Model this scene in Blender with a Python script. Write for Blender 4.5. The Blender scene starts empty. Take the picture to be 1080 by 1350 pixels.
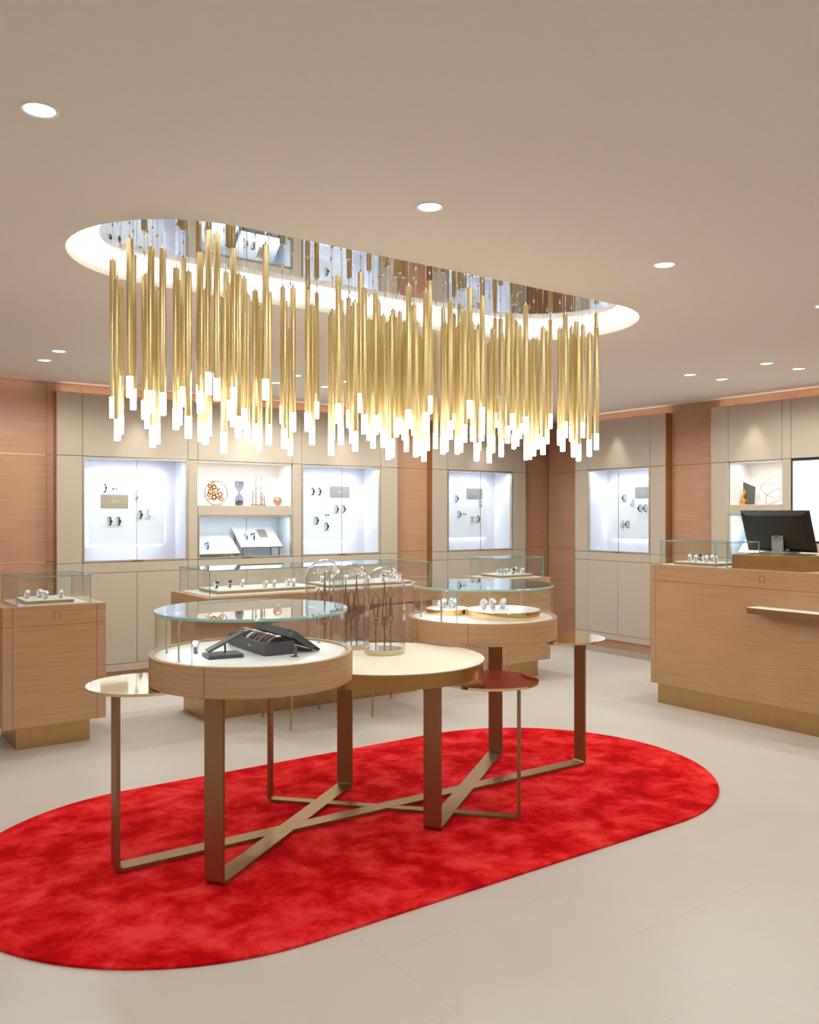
import bpy, bmesh, math, random
from mathutils import Vector, Matrix
random.seed(7)
scene = bpy.context.scene
COL = scene.collection

# ------------------------------------------------------------------ camera
FPX, HOR, CAMZ = 1140.0, 678.0, 1.5
YAW = math.radians(54.6)
FWD = (math.cos(YAW), math.sin(YAW)); RGT = (math.sin(YAW), -math.cos(YAW))
cam = bpy.data.cameras.new('camera'); camo = bpy.data.objects.new('camera', cam); COL.objects.link(camo)
cam.sensor_fit = 'VERTICAL'; cam.sensor_height = 36.0; cam.lens = 36.0 * FPX / 1350.0
cam.shift_y = (HOR - 675.0) / 1350.0
cam.clip_start = 0.05
camo.location = (0, 0, CAMZ); camo.rotation_euler = (math.pi / 2, 0, YAW - math.pi / 2)
scene.camera = camo

# ------------------------------------------------------------------ world, exposure
w = bpy.data.worlds.new('world'); scene.world = w; w.use_nodes = True
w.node_tree.nodes['Background'].inputs[0].default_value = (1, .95, .9, 1)
w.node_tree.nodes['Background'].inputs[1].default_value = 0.3
scene.view_settings.view_transform = 'Standard'; scene.view_settings.look = 'None'
scene.view_settings.gamma = 1.0; scene.view_settings.use_curve_mapping = False
scene.view_settings.exposure = 0.11
scene.cycles.transparent_max_bounces = 32

CEIL = 2.60
DOWN_W, WASH_W, COVE_W, CASE_W = 27.5, 15.0, 1.0, 3.6
TIP_E = 10.0

def spot(name, loc, watts, angle, blend=1.0, col=(1, .998, .94), rad=.05, direction=(0, 0, -1)):
    l = bpy.data.lights.new(name, 'SPOT'); l.energy = watts; l.spot_size = math.radians(angle); l.spot_blend = blend
    l.color = col; l.shadow_soft_size = rad
    o = bpy.data.objects.new(name, l); COL.objects.link(o); o.location = loc
    o.rotation_euler = Vector(direction).to_track_quat('-Z', 'Y').to_euler()
    return o
def area(name, loc, sx, sy, watts, col=(1, 1, 1), direction=(0, 0, -1), up='Y'):
    l = bpy.data.lights.new(name, 'AREA'); l.shape = 'RECTANGLE'; l.size = sx; l.size_y = sy; l.energy = watts; l.color = col
    o = bpy.data.objects.new(name, l); COL.objects.link(o); o.location = loc
    o.rotation_euler = Vector(direction).to_track_quat('-Z', up).to_euler()
    return o

# downlights of the ceiling: the ones in view, the rest of their rows, and unseen ones added for brightness
DOWNS = [(-2.07, 2.5), (-.77, 2.5), (.542, 2.5), (1.851, 2.48), (3.124, 2.456), (4.43, 2.45),
         (-2.07, .6), (-.77, .6), (.542, .6), (1.85, .6), (3.12, .6), (4.43, .6),
         (-.77, -1.1), (1.85, -1.1), (4.43, -1.1),
         (5.751, 4.274), (6.156, 4.268), (5.773, 3.628), (6.179, 3.621), (5.8, 2.2), (6.2, 2.2),
         (3.235, 6.108), (3.276, 6.54), (3.73, 6.5), (3.72, 6.14), (1.45, 6.12), (1.45, 6.54), (5.4, 6.12), (5.4, 6.54),
         (-.6, 4.6), (5.75, .6)]
for i, (x, y) in enumerate(DOWNS):
    k = .42 if y < 3 and x < 5 else .85 if y > 5 else .6
    spot('downlight_beam', (x, y, CEIL - .03), DOWN_W * k, 174, .35)
# wall washers close to the display cabinets
for x, y in ((2.42, 7.37), (3.45, 7.37), (4.5, 7.37), (6.32, 7.37), (7.02, 6.22), (7.02, 4.61), (7.02, 3.75)):
    spot('wall_washer_beam', (x, y, CEIL - .03), WASH_W, 52, .7, (1, .97, .93), .02)

# ------------------------------------------------------------------ pixel helpers (1080 x 1350 frame)
def ray(x, y):
    k = (x - 540) / FPX
    return Vector((FWD[0] + k * RGT[0], FWD[1] + k * RGT[1], (HOR - y) / FPX))
ORG = Vector((0, 0, CAMZ))
def onz(x, y, z):
    r = ray(x, y); return ORG + r * ((z - CAMZ) / r.z)
def onY(x, y, Y):
    r = ray(x, y); return ORG + r * (Y / r.y)
def onX(x, y, X):
    r = ray(x, y); return ORG + r * (X / r.x)
def ond(x, y, d):
    return ORG + ray(x, y) * d

# ------------------------------------------------------------------ materials
def lin(c):
    out = []
    for v in c[:3]:
        v = v / 255.0
        out.append(v / 12.92 if v <= .04045 else ((v + .055) / 1.055) ** 2.4)
    return (*out, 1.0)
def new_mat(name):
    m = bpy.data.materials.new(name); m.use_nodes = True
    nt = m.node_tree; b = nt.nodes['Principled BSDF']
    return m, nt, b
def plain(name, rgb, rough=.6, metal=0.0, noise=0.03, scale=30.0, bump=0.0, spec=None):
    m, nt, b = new_mat(name)
    b.inputs['Roughness'].default_value = rough; b.inputs['Metallic'].default_value = metal
    if spec is not None: b.inputs['Specular IOR Level'].default_value = spec
    c = lin(rgb)
    tc = nt.nodes.new('ShaderNodeTexCoord'); n = nt.nodes.new('ShaderNodeTexNoise')
    n.inputs['Scale'].default_value = scale; n.inputs['Detail'].default_value = 3
    nt.links.new(tc.outputs['Object'], n.inputs['Vector'])
    r = nt.nodes.new('ShaderNodeValToRGB'); nt.links.new(n.outputs['Fac'], r.inputs['Fac'])
    r.color_ramp.elements[0].position = .3; r.color_ramp.elements[1].position = .7
    r.color_ramp.elements[0].color = (*[v * (1 - noise) for v in c[:3]], 1)
    r.color_ramp.elements[1].color = (*[min(1, v * (1 + noise)) for v in c[:3]], 1)
    nt.links.new(r.outputs['Color'], b.inputs['Base Color'])
    if bump:
        bp = nt.nodes.new('ShaderNodeBump'); bp.inputs['Strength'].default_value = bump; bp.inputs['Distance'].default_value = .002
        n2 = nt.nodes.new('ShaderNodeTexNoise'); n2.inputs['Scale'].default_value = scale * 12
        nt.links.new(tc.outputs['Object'], n2.inputs['Vector'])
        nt.links.new(n2.outputs['Fac'], bp.inputs['Height']); nt.links.new(bp.outputs['Normal'], b.inputs['Normal'])
    return m
def wood(name, dark, light, grain=(1.2, 1.2, 55.0), rough=.5):
    m, nt, b = new_mat(name)
    b.inputs['Roughness'].default_value = rough
    tc = nt.nodes.new('ShaderNodeTexCoord'); mp = nt.nodes.new('ShaderNodeMapping')
    mp.inputs['Scale'].default_value = grain
    nt.links.new(tc.outputs['Object'], mp.inputs['Vector'])
    n = nt.nodes.new('ShaderNodeTexNoise'); n.inputs['Scale'].default_value = 2.2; n.inputs['Detail'].default_value = 7; n.inputs['Roughness'].default_value = .65
    nt.links.new(mp.outputs['Vector'], n.inputs['Vector'])
    n2 = nt.nodes.new('ShaderNodeTexNoise'); n2.inputs['Scale'].default_value = 1.3; n2.inputs['Detail'].default_value = 2
    nt.links.new(tc.outputs['Object'], n2.inputs['Vector'])
    mx = nt.nodes.new('ShaderNodeMath'); mx.operation = 'MULTIPLY_ADD'; mx.inputs[1].default_value = .3
    nt.links.new(n2.outputs['Fac'], mx.inputs[0]); 
    ml = nt.nodes.new('ShaderNodeMath'); ml.operation = 'MULTIPLY'; ml.inputs[1].default_value = .75
    nt.links.new(n.outputs['Fac'], ml.inputs[0]); nt.links.new(ml.outputs[0], mx.inputs[2])
    r = nt.nodes.new('ShaderNodeValToRGB'); nt.links.new(mx.outputs[0], r.inputs['Fac'])
    r.color_ramp.elements[0].position = .34; r.color_ramp.elements[1].position = .68
    r.color_ramp.elements[0].color = lin(dark); r.color_ramp.elements[1].color = lin(light)
    nt.links.new(r.outputs['Color'], b.inputs['Base Color'])
    bp = nt.nodes.new('ShaderNodeBump'); bp.inputs['Strength'].default_value = .12; bp.inputs['Distance'].default_value = .002
    nt.links.new(n.outputs['Fac'], bp.inputs['Height']); nt.links.new(bp.outputs['Normal'], b.inputs['Normal'])
    return m
def emit(name, rgb, strength):
    m, nt, b = new_mat(name)
    b.inputs['Base Color'].default_value = lin(rgb)
    b.inputs['Emission Color'].default_value = lin(rgb); b.inputs['Emission Strength'].default_value = strength
    return m
def glass(name, tint=(1, 1, 1), refl=1.0, rough=.0, ior=1.5, extra=0.0):
    """thin clear glass: see-through with a Fresnel reflection"""
    m = bpy.data.materials.new(name); m.use_nodes = True; nt = m.node_tree
    nt.nodes.clear()
    out = nt.nodes.new('ShaderNodeOutputMaterial'); mix = nt.nodes.new('ShaderNodeMixShader')
    tr = nt.nodes.new('ShaderNodeBsdfTransparent'); tr.inputs[0].default_value = (*tint, 1)
    gl = nt.nodes.new('ShaderNodeBsdfGlossy'); gl.inputs['Roughness'].default_value = rough
    fr = nt.nodes.new('ShaderNodeFresnel'); fr.inputs['IOR'].default_value = ior
    geo = nt.nodes.new('ShaderNodeNewGeometry')
    inv = nt.nodes.new('ShaderNodeMix'); inv.data_type = 'FLOAT'      # same reflection from both faces
    inv.inputs[2].default_value = ior; inv.inputs[3].default_value = 1.0 / ior
    nt.links.new(geo.outputs['Backfacing'], inv.inputs[0]); 
    mul = nt.nodes.new('ShaderNodeMath'); mul.operation = 'MULTIPLY_ADD'; mul.inputs[1].default_value = refl; mul.inputs[2].default_value = extra
    mul.use_clamp = True
    nt.links.new(fr.outputs[0], mul.inputs[0]); nt.links.new(mul.outputs[0], mix.inputs[0])
    nt.links.new(inv.outputs[0], fr.inputs['IOR'])
    nt.links.new(tr.outputs[0], mix.inputs[1]); nt.links.new(gl.outputs[0], mix.inputs[2]); nt.links.new(mix.outputs[0], out.inputs[0])
    return m
def rug_mat():
    m, nt, b = new_mat('red_velvet_pile')
    b.inputs['Roughness'].default_value = 1.0; b.inputs['Specular IOR Level'].default_value = .1
    tc = nt.nodes.new('ShaderNodeTexCoord')
    n = nt.nodes.new('ShaderNodeTexNoise'); n.inputs['Scale'].default_value = 4.8; n.inputs['Detail'].default_value = 8; n.inputs['Roughness'].default_value = .66; n.inputs['Distortion'].default_value = .25
    nt.links.new(tc.outputs['Object'], n.inputs['Vector'])
    n2 = nt.nodes.new('ShaderNodeTexNoise'); n2.inputs['Scale'].default_value = 260; n2.inputs['Detail'].default_value = 1
    nt.links.new(tc.outputs['Object'], n2.inputs['Vector'])
    ad = nt.nodes.new('ShaderNodeMath'); ad.operation = 'MULTIPLY_ADD'; ad.inputs[1].default_value = .22
    nt.links.new(n2.outputs['Fac'], ad.inputs[0]); nt.links.new(n.outputs['Fac'], ad.inputs[2])
    r = nt.nodes.new('ShaderNodeValToRGB'); nt.links.new(ad.outputs[0], r.inputs['Fac'])
    e = r.color_ramp.elements
    e[0].position = .51; e[0].color = lin((194, 2, 14)); e[1].position = .75; e[1].color = lin((252, 70, 68))  # light and dark lie of the pile, painted as shading into the base colour
    q = e.new(.60); q.color = lin((228, 24, 30))
    nt.links.new(r.outputs['Color'], b.inputs['Base Color'])
    bp = nt.nodes.new('ShaderNodeBump'); bp.inputs['Strength'].default_value = .5; bp.inputs['Distance'].default_value = .004
    nt.links.new(n2.outputs['Fac'], bp.inputs['Height']); nt.links.new(bp.outputs['Normal'], b.inputs['Normal'])
    return m

M = {}
M['ceiling'] = plain('ceiling_paint', (232, 226, 218), .9, noise=.01)
M['white'] = plain('white_paint', (245, 244, 242), .8, noise=.01)
M['lining'] = plain('cool_white_lining', (214, 216, 223), .7, noise=.005)
M['tile'] = plain('cream_stone_tile', (216, 211, 205), .38, noise=.012, scale=6, spec=.35)
M['grout'] = plain('grout', (206, 200, 194), .9)
M['wood'] = wood('horizontal_oak_veneer', (168, 126, 97), (197, 155, 124))
M['wood_f'] = wood('furniture_oak_veneer', (172, 135, 97), (197, 161, 121))
M['wood_dark'] = plain('shadow_gap_wood', (112, 70, 46), .6)
M['leather'] = plain('taupe_leather', (190, 177, 160), .6, noise=.02, scale=60, bump=.12)
M['gap'] = plain('dark_gap', (96, 82, 70), .8)
M['skirting'] = plain('grey_skirting', (176, 166, 154), .5)
M['brass'] = plain('brushed_brass', (188, 156, 108), .32, 1.0, noise=.04, scale=20)
M['brass_mirror'] = plain('polished_brass', (240, 212, 166), .05, 1.0, noise=.01)
M['brass_leg'] = plain('satin_bronze', (152, 124, 88), .44, .9, noise=.03)
M['band'] = plain('polished_bronze_band', (178, 134, 82), .2, 1.0, noise=.02)
M['frame'] = plain('champagne_frame', (186, 178, 160), .4, .7, noise=.02)
M['inlay'] = plain('brass_inlay', (236, 200, 130), .4, .9, noise=.02)
M['rod'] = plain('champagne_gold_rod', (226, 207, 156), .36, 1.0, noise=.02)
M['mirror'] = plain('mirror_steel', (210, 212, 216), .015, 1.0, noise=.002)
M['chrome'] = plain('polished_steel', (205, 205, 208), .12, 1.0, noise=.01)
M['cream'] = plain('cream_leather_top', (244, 241, 226), .55, noise=.015)
M['white_gloss'] = plain('white_acrylic', (244, 246, 248), .3, noise=.005)
M['board'] = plain('pale_blue_acrylic', (230, 241, 248), .25, noise=.005)
M['black'] = plain('black_plastic', (30, 30, 32), .35, noise=.05)
M['black_l'] = plain('dark_grey_leather', (72, 75, 82), .5, noise=.06)
M['dark'] = plain('black_watch_strap', (28, 30, 36), .5, noise=.06)
M['plate_g'] = plain('grey_plate', (146, 148, 150), .35, noise=.01)
M['plate_b'] = plain('champagne_plate', (158, 150, 128), .3, noise=.01)
M['mon_grey'] = plain('grey_aluminium', (150, 150, 152), .45, .1)
M['chair'] = plain('rose_taupe_leather', (178, 148, 128), .55, noise=.02)
M['copper'] = plain('copper', (196, 154, 132), .35, 1.0)
M['bronze'] = plain('aged_bronze', (140, 104, 66), .4, .9)
M['hand'] = plain('brown_bronze', (136, 90, 54), .5, .3)
M['gold'] = plain('bright_gold', (226, 164, 62), .3, 1.0)
M['burgundy'] = plain('burgundy_lining', (96, 22, 30), .8)
M['slate'] = plain('grey_slate', (94, 98, 90), .5, noise=.1)
M['engrave'] = plain('engraved_mark', (140, 92, 62), .6)
M['engrave_l'] = plain('pale_print', (214, 214, 212), .6)
M['strap_blue'] = plain('blue_strap', (42, 52, 96), .6); M['strap_brown'] = plain('brown_strap', (104, 80, 66), .6)
M['strap_grey'] = plain('grey_strap', (104, 112, 120), .6); M['strap_white'] = plain('pale_patterned_strap', (198, 192, 186), .5, noise=.35, scale=220)
M['strap_red'] = plain('dark_red_strap', (92, 34, 38), .6); M['strap_navy'] = plain('navy_strap', (30, 36, 58), .6)
M['glass'] = glass('clear_glass', (.975, .99, .985), .85)
M['glass_top'] = glass('display_glass_top', (.96, .985, .975), 1.3)
M['glass_dome'] = glass('dome_glass', (.955, .955, .955), 2.6)
M['glass_win'] = glass('window_glass', (.99, .99, .995), .55)
M['acrylic'] = glass('clear_acrylic', (.93, .95, .96), 1.0)
M['hour'] = glass('smoky_violet_glass', (.74, .745, .80), .8, extra=.03)
M['edge'] = plain('green_glass_edge', (132, 178, 172), .15, noise=.05)
M['edge_top'] = plain('pale_teal_glass_edge', (156, 206, 200), .12, noise=.05)
M['dome_base'] = plain('pale_gold_base', (236, 216, 168), .4, .2)
M['tip'] = emit('lit_frosted_tip', (255, 246, 232), TIP_E)
M['led'] = emit('led_strip', (255, 252, 248), 15.0)
M['led_case'] = emit('case_led', (232, 240, 255), 6.0)
M['lamp'] = emit('downlight_lens', (255, 248, 240), 1.6)
M['screen'] = emit('lit_screen', (234, 234, 238), .85)

# ------------------------------------------------------------------ mesh helpers
class MB:
    def __init__(s): s.v = []; s.f = []
    def add(s, vs, fs):
        k = len(s.v); s.v += [tuple(p) for p in vs]; s.f += [tuple(i + k for i in q) for q in fs]; return s
    def box(s, x0, x1, y0, y1, z0, z1):
        return s.add([(x0, y0, z0), (x1, y0, z0), (x1, y1, z0), (x0, y1, z0), (x0, y0, z1), (x1, y0, z1), (x1, y1, z1), (x0, y1, z1)],
                     [(0, 3, 2, 1), (4, 5, 6, 7), (0, 1, 5, 4), (1, 2, 6, 5), (2, 3, 7, 6), (3, 0, 4, 7)])
    def prism(s, poly, z0, z1, caps=True):
        n = len(poly)
        vs = [(x, y, z0) for x, y in poly] + [(x, y, z1) for x, y in poly]
        fs = [(i, (i + 1) % n, n + (i + 1) % n, n + i) for i in range(n)]
        if caps: fs += [tuple(range(n - 1, -1, -1)), tuple(range(n, 2 * n))]
        return s.add(vs, fs)
    def cyl(s, cx, cy, z0, z1, r0, r1=None, n=24, caps=True):
        r1 = r0 if r1 is None else r1
        vs = [(cx + r0 * math.cos(2 * math.pi * i / n), cy + r0 * math.sin(2 * math.pi * i / n), z0) for i in range(n)]
        vs += [(cx + r1 * math.cos(2 * math.pi * i / n), cy + r1 * math.sin(2 * math.pi * i / n), z1) for i in range(n)]
        fs = [(i, (i + 1) % n, n + (i + 1) % n, n + i) for i in range(n)]
        if caps: fs += [tuple(range(n - 1, -1, -1)), tuple(range(n, 2 * n))]
        return s.add(vs, fs)
    def lathe(s, prof, cx=0, cy=0, n=32, closed=False):
        vs = []; fs = []; m = len(prof)
        for i in range(n):
            a = 2 * math.pi * i / n
            vs += [(cx + r * math.cos(a), cy + r * math.sin(a), z) for r, z in prof]
        for i in range(n):
            j = (i + 1) % n
            for k in range(m if closed else m - 1):
                l = (k + 1) % m
                fs.append((i * m + k, j * m + k, j * m + l, i * m + l))
        return s.add(vs, fs)
    def tube(s, pts, r, n=8, closed=False):
        pts = [Vector(p) for p in pts]; N = len(pts); vs = []; fs = []
        rr = r if isinstance(r, (list, tuple)) else [r] * N
        prev = None
        for i, p in enumerate(pts):
            if closed: t = pts[(i + 1) % N] - pts[i - 1]
            else: t = pts[min(i + 1, N - 1)] - pts[max(i - 1, 0)]
            t.normalize()
            if prev is None:
                a = Vector((0, 0, 1)) if abs(t.z) < .9 else Vector((1, 0, 0))
                u = t.cross(a).normalized()
            else:
                u = (prev - t * prev.dot(t)).normalized()
            prev = u; v = t.cross(u)
            vs += [p + (u * math.cos(2 * math.pi * k / n) + v * math.sin(2 * math.pi * k / n)) * rr[i] for k in range(n)]
        for i in range(N if closed else N - 1):
            j = (i + 1) % N
            for k in range(n): fs.append((i * n + k, i * n + (k + 1) % n, j * n + (k + 1) % n, j * n + k))
        if not closed: fs += [tuple(range(n - 1, -1, -1)), tuple(range((N - 1) * n, N * n))]
        return s.add(vs, fs)
    def strip(s, pts, wid, thick_in):
        """flat bar swept along pts; wid = half width vector, thick_in(i) = inward vector"""
        N = len(pts); W = Vector(wid); vs = []; fs = []
        for i, p in enumerate(pts):
            p = Vector(p); q = p + Vector(thick_in(i))
            vs += [p - W, p + W, q + W, q - W]
        for i in range(N - 1):
            a, b = i * 4, i * 4 + 4
            for k in range(4): fs.append((a + k, a + (k + 1) % 4, b + (k + 1) % 4, b + k))
        fs += [(3, 2, 1, 0), (4 * N - 4, 4 * N - 3, 4 * N - 2, 4 * N - 1)]
        return s.add(vs, fs)
    def mesh(s, name, off=(0, 0, 0), bevel=0, smooth=True, angle=35):
        me = bpy.data.meshes.new(name)
        me.from_pydata([(a - off[0], b - off[1], c - off[2]) for a, b, c in s.v], [], s.f)
        bm = bmesh.new(); bm.from_mesh(me)
        bmesh.ops.recalc_face_normals(bm, faces=bm.faces)
        if bevel: bmesh.ops.bevel(bm, geom=[e for e in bm.edges if len(e.link_faces) == 2 and e.calc_face_angle() > .6], offset=bevel, segments=2, affect='EDGES', profile=.6, clamp_overlap=True)
        bm.to_mesh(me); bm.free()
        if smooth:
            me.shade_smooth(); me.set_sharp_from_angle(angle=math.radians(14 if bevel and angle == 35 else angle))
        return me
    def build(s, name, mat, parent=None, world=True, bevel=0, smooth=True, angle=35):
        off = (0, 0, 0)
        if parent is not None and world:
            off = parent['_o'] if '_o' in parent else (0, 0, 0)
        me = s.mesh(name, off, bevel, smooth, angle)
        me.materials.append(M[mat] if isinstance(mat, str) else mat)
        return link(name, me, parent)
def link(name, me, parent=None):
    o = bpy.data.objects.new(name, me); COL.objects.link(o)
    if parent is not None:
        o.parent = parent
        if '_o' in parent and me is not None: o['_o'] = parent['_o'] if parent.type == 'EMPTY' or parent.parent else parent['_o']
    return o
def tag(o, label=None, cat=None, group=None, kind=None):
    if label: o['label'] = label
    if cat: o['category'] = cat
    if group: o['group'] = group
    if kind: o['kind'] = kind
    return o
def thing(name, label, cat, loc=(0, 0, 0), rz=0, group=None, local=False):
    o = bpy.data.objects.new(name, None); COL.objects.link(o); o.location = loc; o.rotation_euler = (0, 0, rz)
    o.empty_display_size = .05
    o['_o'] = (0.0, 0.0, 0.0) if local else tuple(float(c) for c in loc)
    return tag(o, label, cat, group)
def child(name, me, mat, parent):
    if not me.materials: me.materials.append(M[mat])
    o = bpy.data.objects.new(name, me); COL.objects.link(o); o.parent = parent
    if '_o' in parent: o['_o'] = parent['_o']
    return o
def copy_tree(o, parent=None):
    c = o.copy(); COL.objects.link(c); c.parent = parent
    for ch in [x for x in o.children]: copy_tree(ch, c)
    return c
def stadium(cx, cy, half, r, n=40):
    L = half - r; out = []
    for i in range(n + 1):
        a = -math.pi / 2 + math.pi * i / n; out.append((cx + L + r * math.cos(a), cy + r * math.sin(a)))
    for i in range(n + 1):
        a = math.pi / 2 + math.pi * i / n; out.append((cx - L + r * math.cos(a), cy + r * math.sin(a)))
    return out

# ================================================================== THE SETTING
X0, X1, Y0, Y1 = -3.0, 7.85, -2.0, 7.95
OPC, OPH, OPR = (2.46, 3.59), 1.57, .52          # oval opening of the ceiling
fl = tag(MB().box(X0, X1, Y0, Y1, -.10, -.0006).build('floor', 'grout', smooth=False), 'cream large format stone tile floor', None, kind='structure')
TS = .81
k = 0; tile_cache = {}
for j, xs in enumerate([X0 + .006 - ((X0 - .811) % TS) + TS * i for i in range(-1, 16)]):
    for i in range(-1, 14):
        ys = Y0 + TS * i + (TS / 2 if j % 2 else 0)
        a, b = max(xs, X0), min(xs + TS, X1); c, d = max(ys, Y0), min(ys + TS, Y1)
        if b - a < .02 or d - c < .02: continue
        key = (round(b - a, 3), round(d - c, 3))
        if key not in tile_cache:
            me = MB().box(.0003, b - a - .0003, .0003, d - c - .0003, -.0006, 0).mesh('floor_tile', smooth=False); me.materials.append(M['tile']); tile_cache[key] = me
        o = bpy.data.objects.new('floor_tile', tile_cache[key]); COL.objects.link(o); o.parent = fl; o.location = (a, c, 0)

# ceiling with the oval opening
def ceiling():
    me = bpy.data.meshes.new('ceiling'); bm = bmesh.new()
    op = stadium(*OPC, OPH, OPR); up = stadium(*OPC, OPH + .05, OPR + .05)
    outer = [(X0, Y0), (X1, Y0), (X1, Y1), (X0, Y1)]
    def loop(pts, z): return [bm.verts.new((x, y, z)) for x, y in pts]
    def ring(a, b):
        n = len(a)
        for i in range(n): bm.faces.new((a[i], a[(i + 1) % n], b[(i + 1) % n], b[i]))
    o = loop(outer, CEIL); h = loop(op, CEIL)
    es = [bm.edges.new((o[i], o[(i + 1) % 4])) for i in range(4)] + [bm.edges.new((h[i], h[(i + 1) % len(h)])) for i in range(len(h))]
    bmesh.ops.triangle_fill(bm, use_beauty=True, edges=es)
    h2 = loop(op, CEIL + .03); ring(h, h2)
    h3 = loop(up, CEIL + .03); ring(h2, h3)
    bmesh.ops.recalc_face_normals(bm, faces=bm.faces)
    bm.to_mesh(me); bm.free(); me.materials.append(M['ceiling'])
    c = tag(link('ceiling', me), 'smooth cream painted ceiling with an oval opening', kind='structure')
    # lit white cove above the lip
    mb = MB(); n = len(up)
    mb.add([(x, y, CEIL + .03) for x, y in up] + [(x, y, CEIL + .25) for x, y in up], [(i, (i + 1) % n, n + (i + 1) % n, n + i) for i in range(n)] + [tuple(range(n, 2 * n))])
    o = mb.build('cove_wall', 'white', c)
    return c
ceil_o = ceiling()
for x, y in DOWNS:  # the added unseen downlights get the same fixture and labels
    d = thing('recessed_downlight', 'round recessed ceiling downlight', 'downlight', (x, y, CEIL), 0, 'ceiling downlights', local=True)
    MB().lathe([(.040, -.0005), (.046, -.004), (.050, -.003), (.051, 0)], n=24).build('trim_ring', 'white', d)
    MB().cyl(0, 0, -.0015, .0, .041, n=24).build('lens', 'lamp', d)
def relabel_downlights():
    for o in COL.objects:
        if o.name.startswith('recessed_downlight'):
            x, y, z = o.location
            if x > 5 and 2 < y < 5: o['label'] = 'round recessed ceiling downlight above the checkout counter'; o['group'] = 'downlights over the checkout counter'
            elif y > 5: o['label'] = 'round recessed ceiling downlight over the seated glass counters'; o['group'] = 'downlights over the glass counters'
            else: o['label'] = 'round recessed ceiling downlight in the open row before the chandelier'; o['group'] = 'downlights in the open ceiling'
relabel_downlights()

# structural walls
for nm, b, mt in (('wall_left', (X0, X1, Y1, Y1 + .1, 0, CEIL + .3), 'wood_dark'), ('wall_right', (X1, X1 + .1, Y0, Y1, 0, CEIL + .3), 'wood_dark'),
                  ('wall_front', (X0, X1, Y0 - .1, Y0, 0, CEIL + .3), 'ceiling'), ('wall_side', (X0 - .1, X0, Y0, Y1, 0, CEIL + .3), 'ceiling')):
    globals()[nm] = tag(MB().box(*b).build(nm, mt, smooth=False), None, None, kind='structure')
wall_left['label'] = 'back wall clad in horizontal grain oak veneer'; wall_right['label'] = 'side wall clad in horizontal grain oak veneer'
wall_front['label'] = 'plain cream wall opposite the cabinets'; wall_side['label'] = 'plain cream side wall'
ZS = (0.0, 1.105, 1.993, CEIL)
def veneer_y(x0, x1, zs=ZS, y=7.59):
    for a, b in zip(zs[:-1], zs[1:]):
        MB().box(x0 + .001, x1 - .001, y, y + .02, a + .0015, b - .0015).build('veneer_panel', 'wood', wall_left, bevel=.0008)
def veneer_x(y0, y1, zs=ZS, x=7.24):
    for a, b in zip(zs[:-1], zs[1:]):
        MB().box(x, x + .02, y0 + .001, y1 - .001, a + .0015, b - .0015).build('veneer_panel', 'wood', wall_right, bevel=.0008)
for a, b in ((-3, -1.8), (-1.8, -.6), (-.6, .6), (.6, 1.70)): veneer_y(a, b)
MB().box(-3, 1.70, 7.61, 7.62, 0, CEIL).build('backing', 'brass_mirror', wall_left, smooth=False)
for z in (1.105, 1.993): MB().box(-3, 1.69, 7.5865, 7.6, z - .003, z + .003).build('brass_inlay', 'inlay', wall_left, smooth=False)
veneer_y(1.70, 1.76)
veneer_y(5.17, 5.64); veneer_y(7.00, 7.46)
for a, b in ((1.76, 1.98), (1.98, 2.9), (2.9, 3.95), (3.95, 5.17), (5.64, 5.85), (5.85, 7.0)): veneer_y(a, b, (2.46, CEIL))
veneer_x(6.82, 7.585, x=7.46)
veneer_x(5.05, 5.62)
for a, b in ((5.62, 5.78), (5.78, 6.6), (6.6, 6.86)): veneer_x(a, b, (2.46, CEIL), 7.26)
for a, b in ((4.88, 5.05), (4.31, 4.88), (4.26, 4.31), (3.0, 4.26), (1.2, 3.0)): veneer_x(a, b, (2.46, CEIL))
veneer_x(-2, 1.2)

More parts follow.
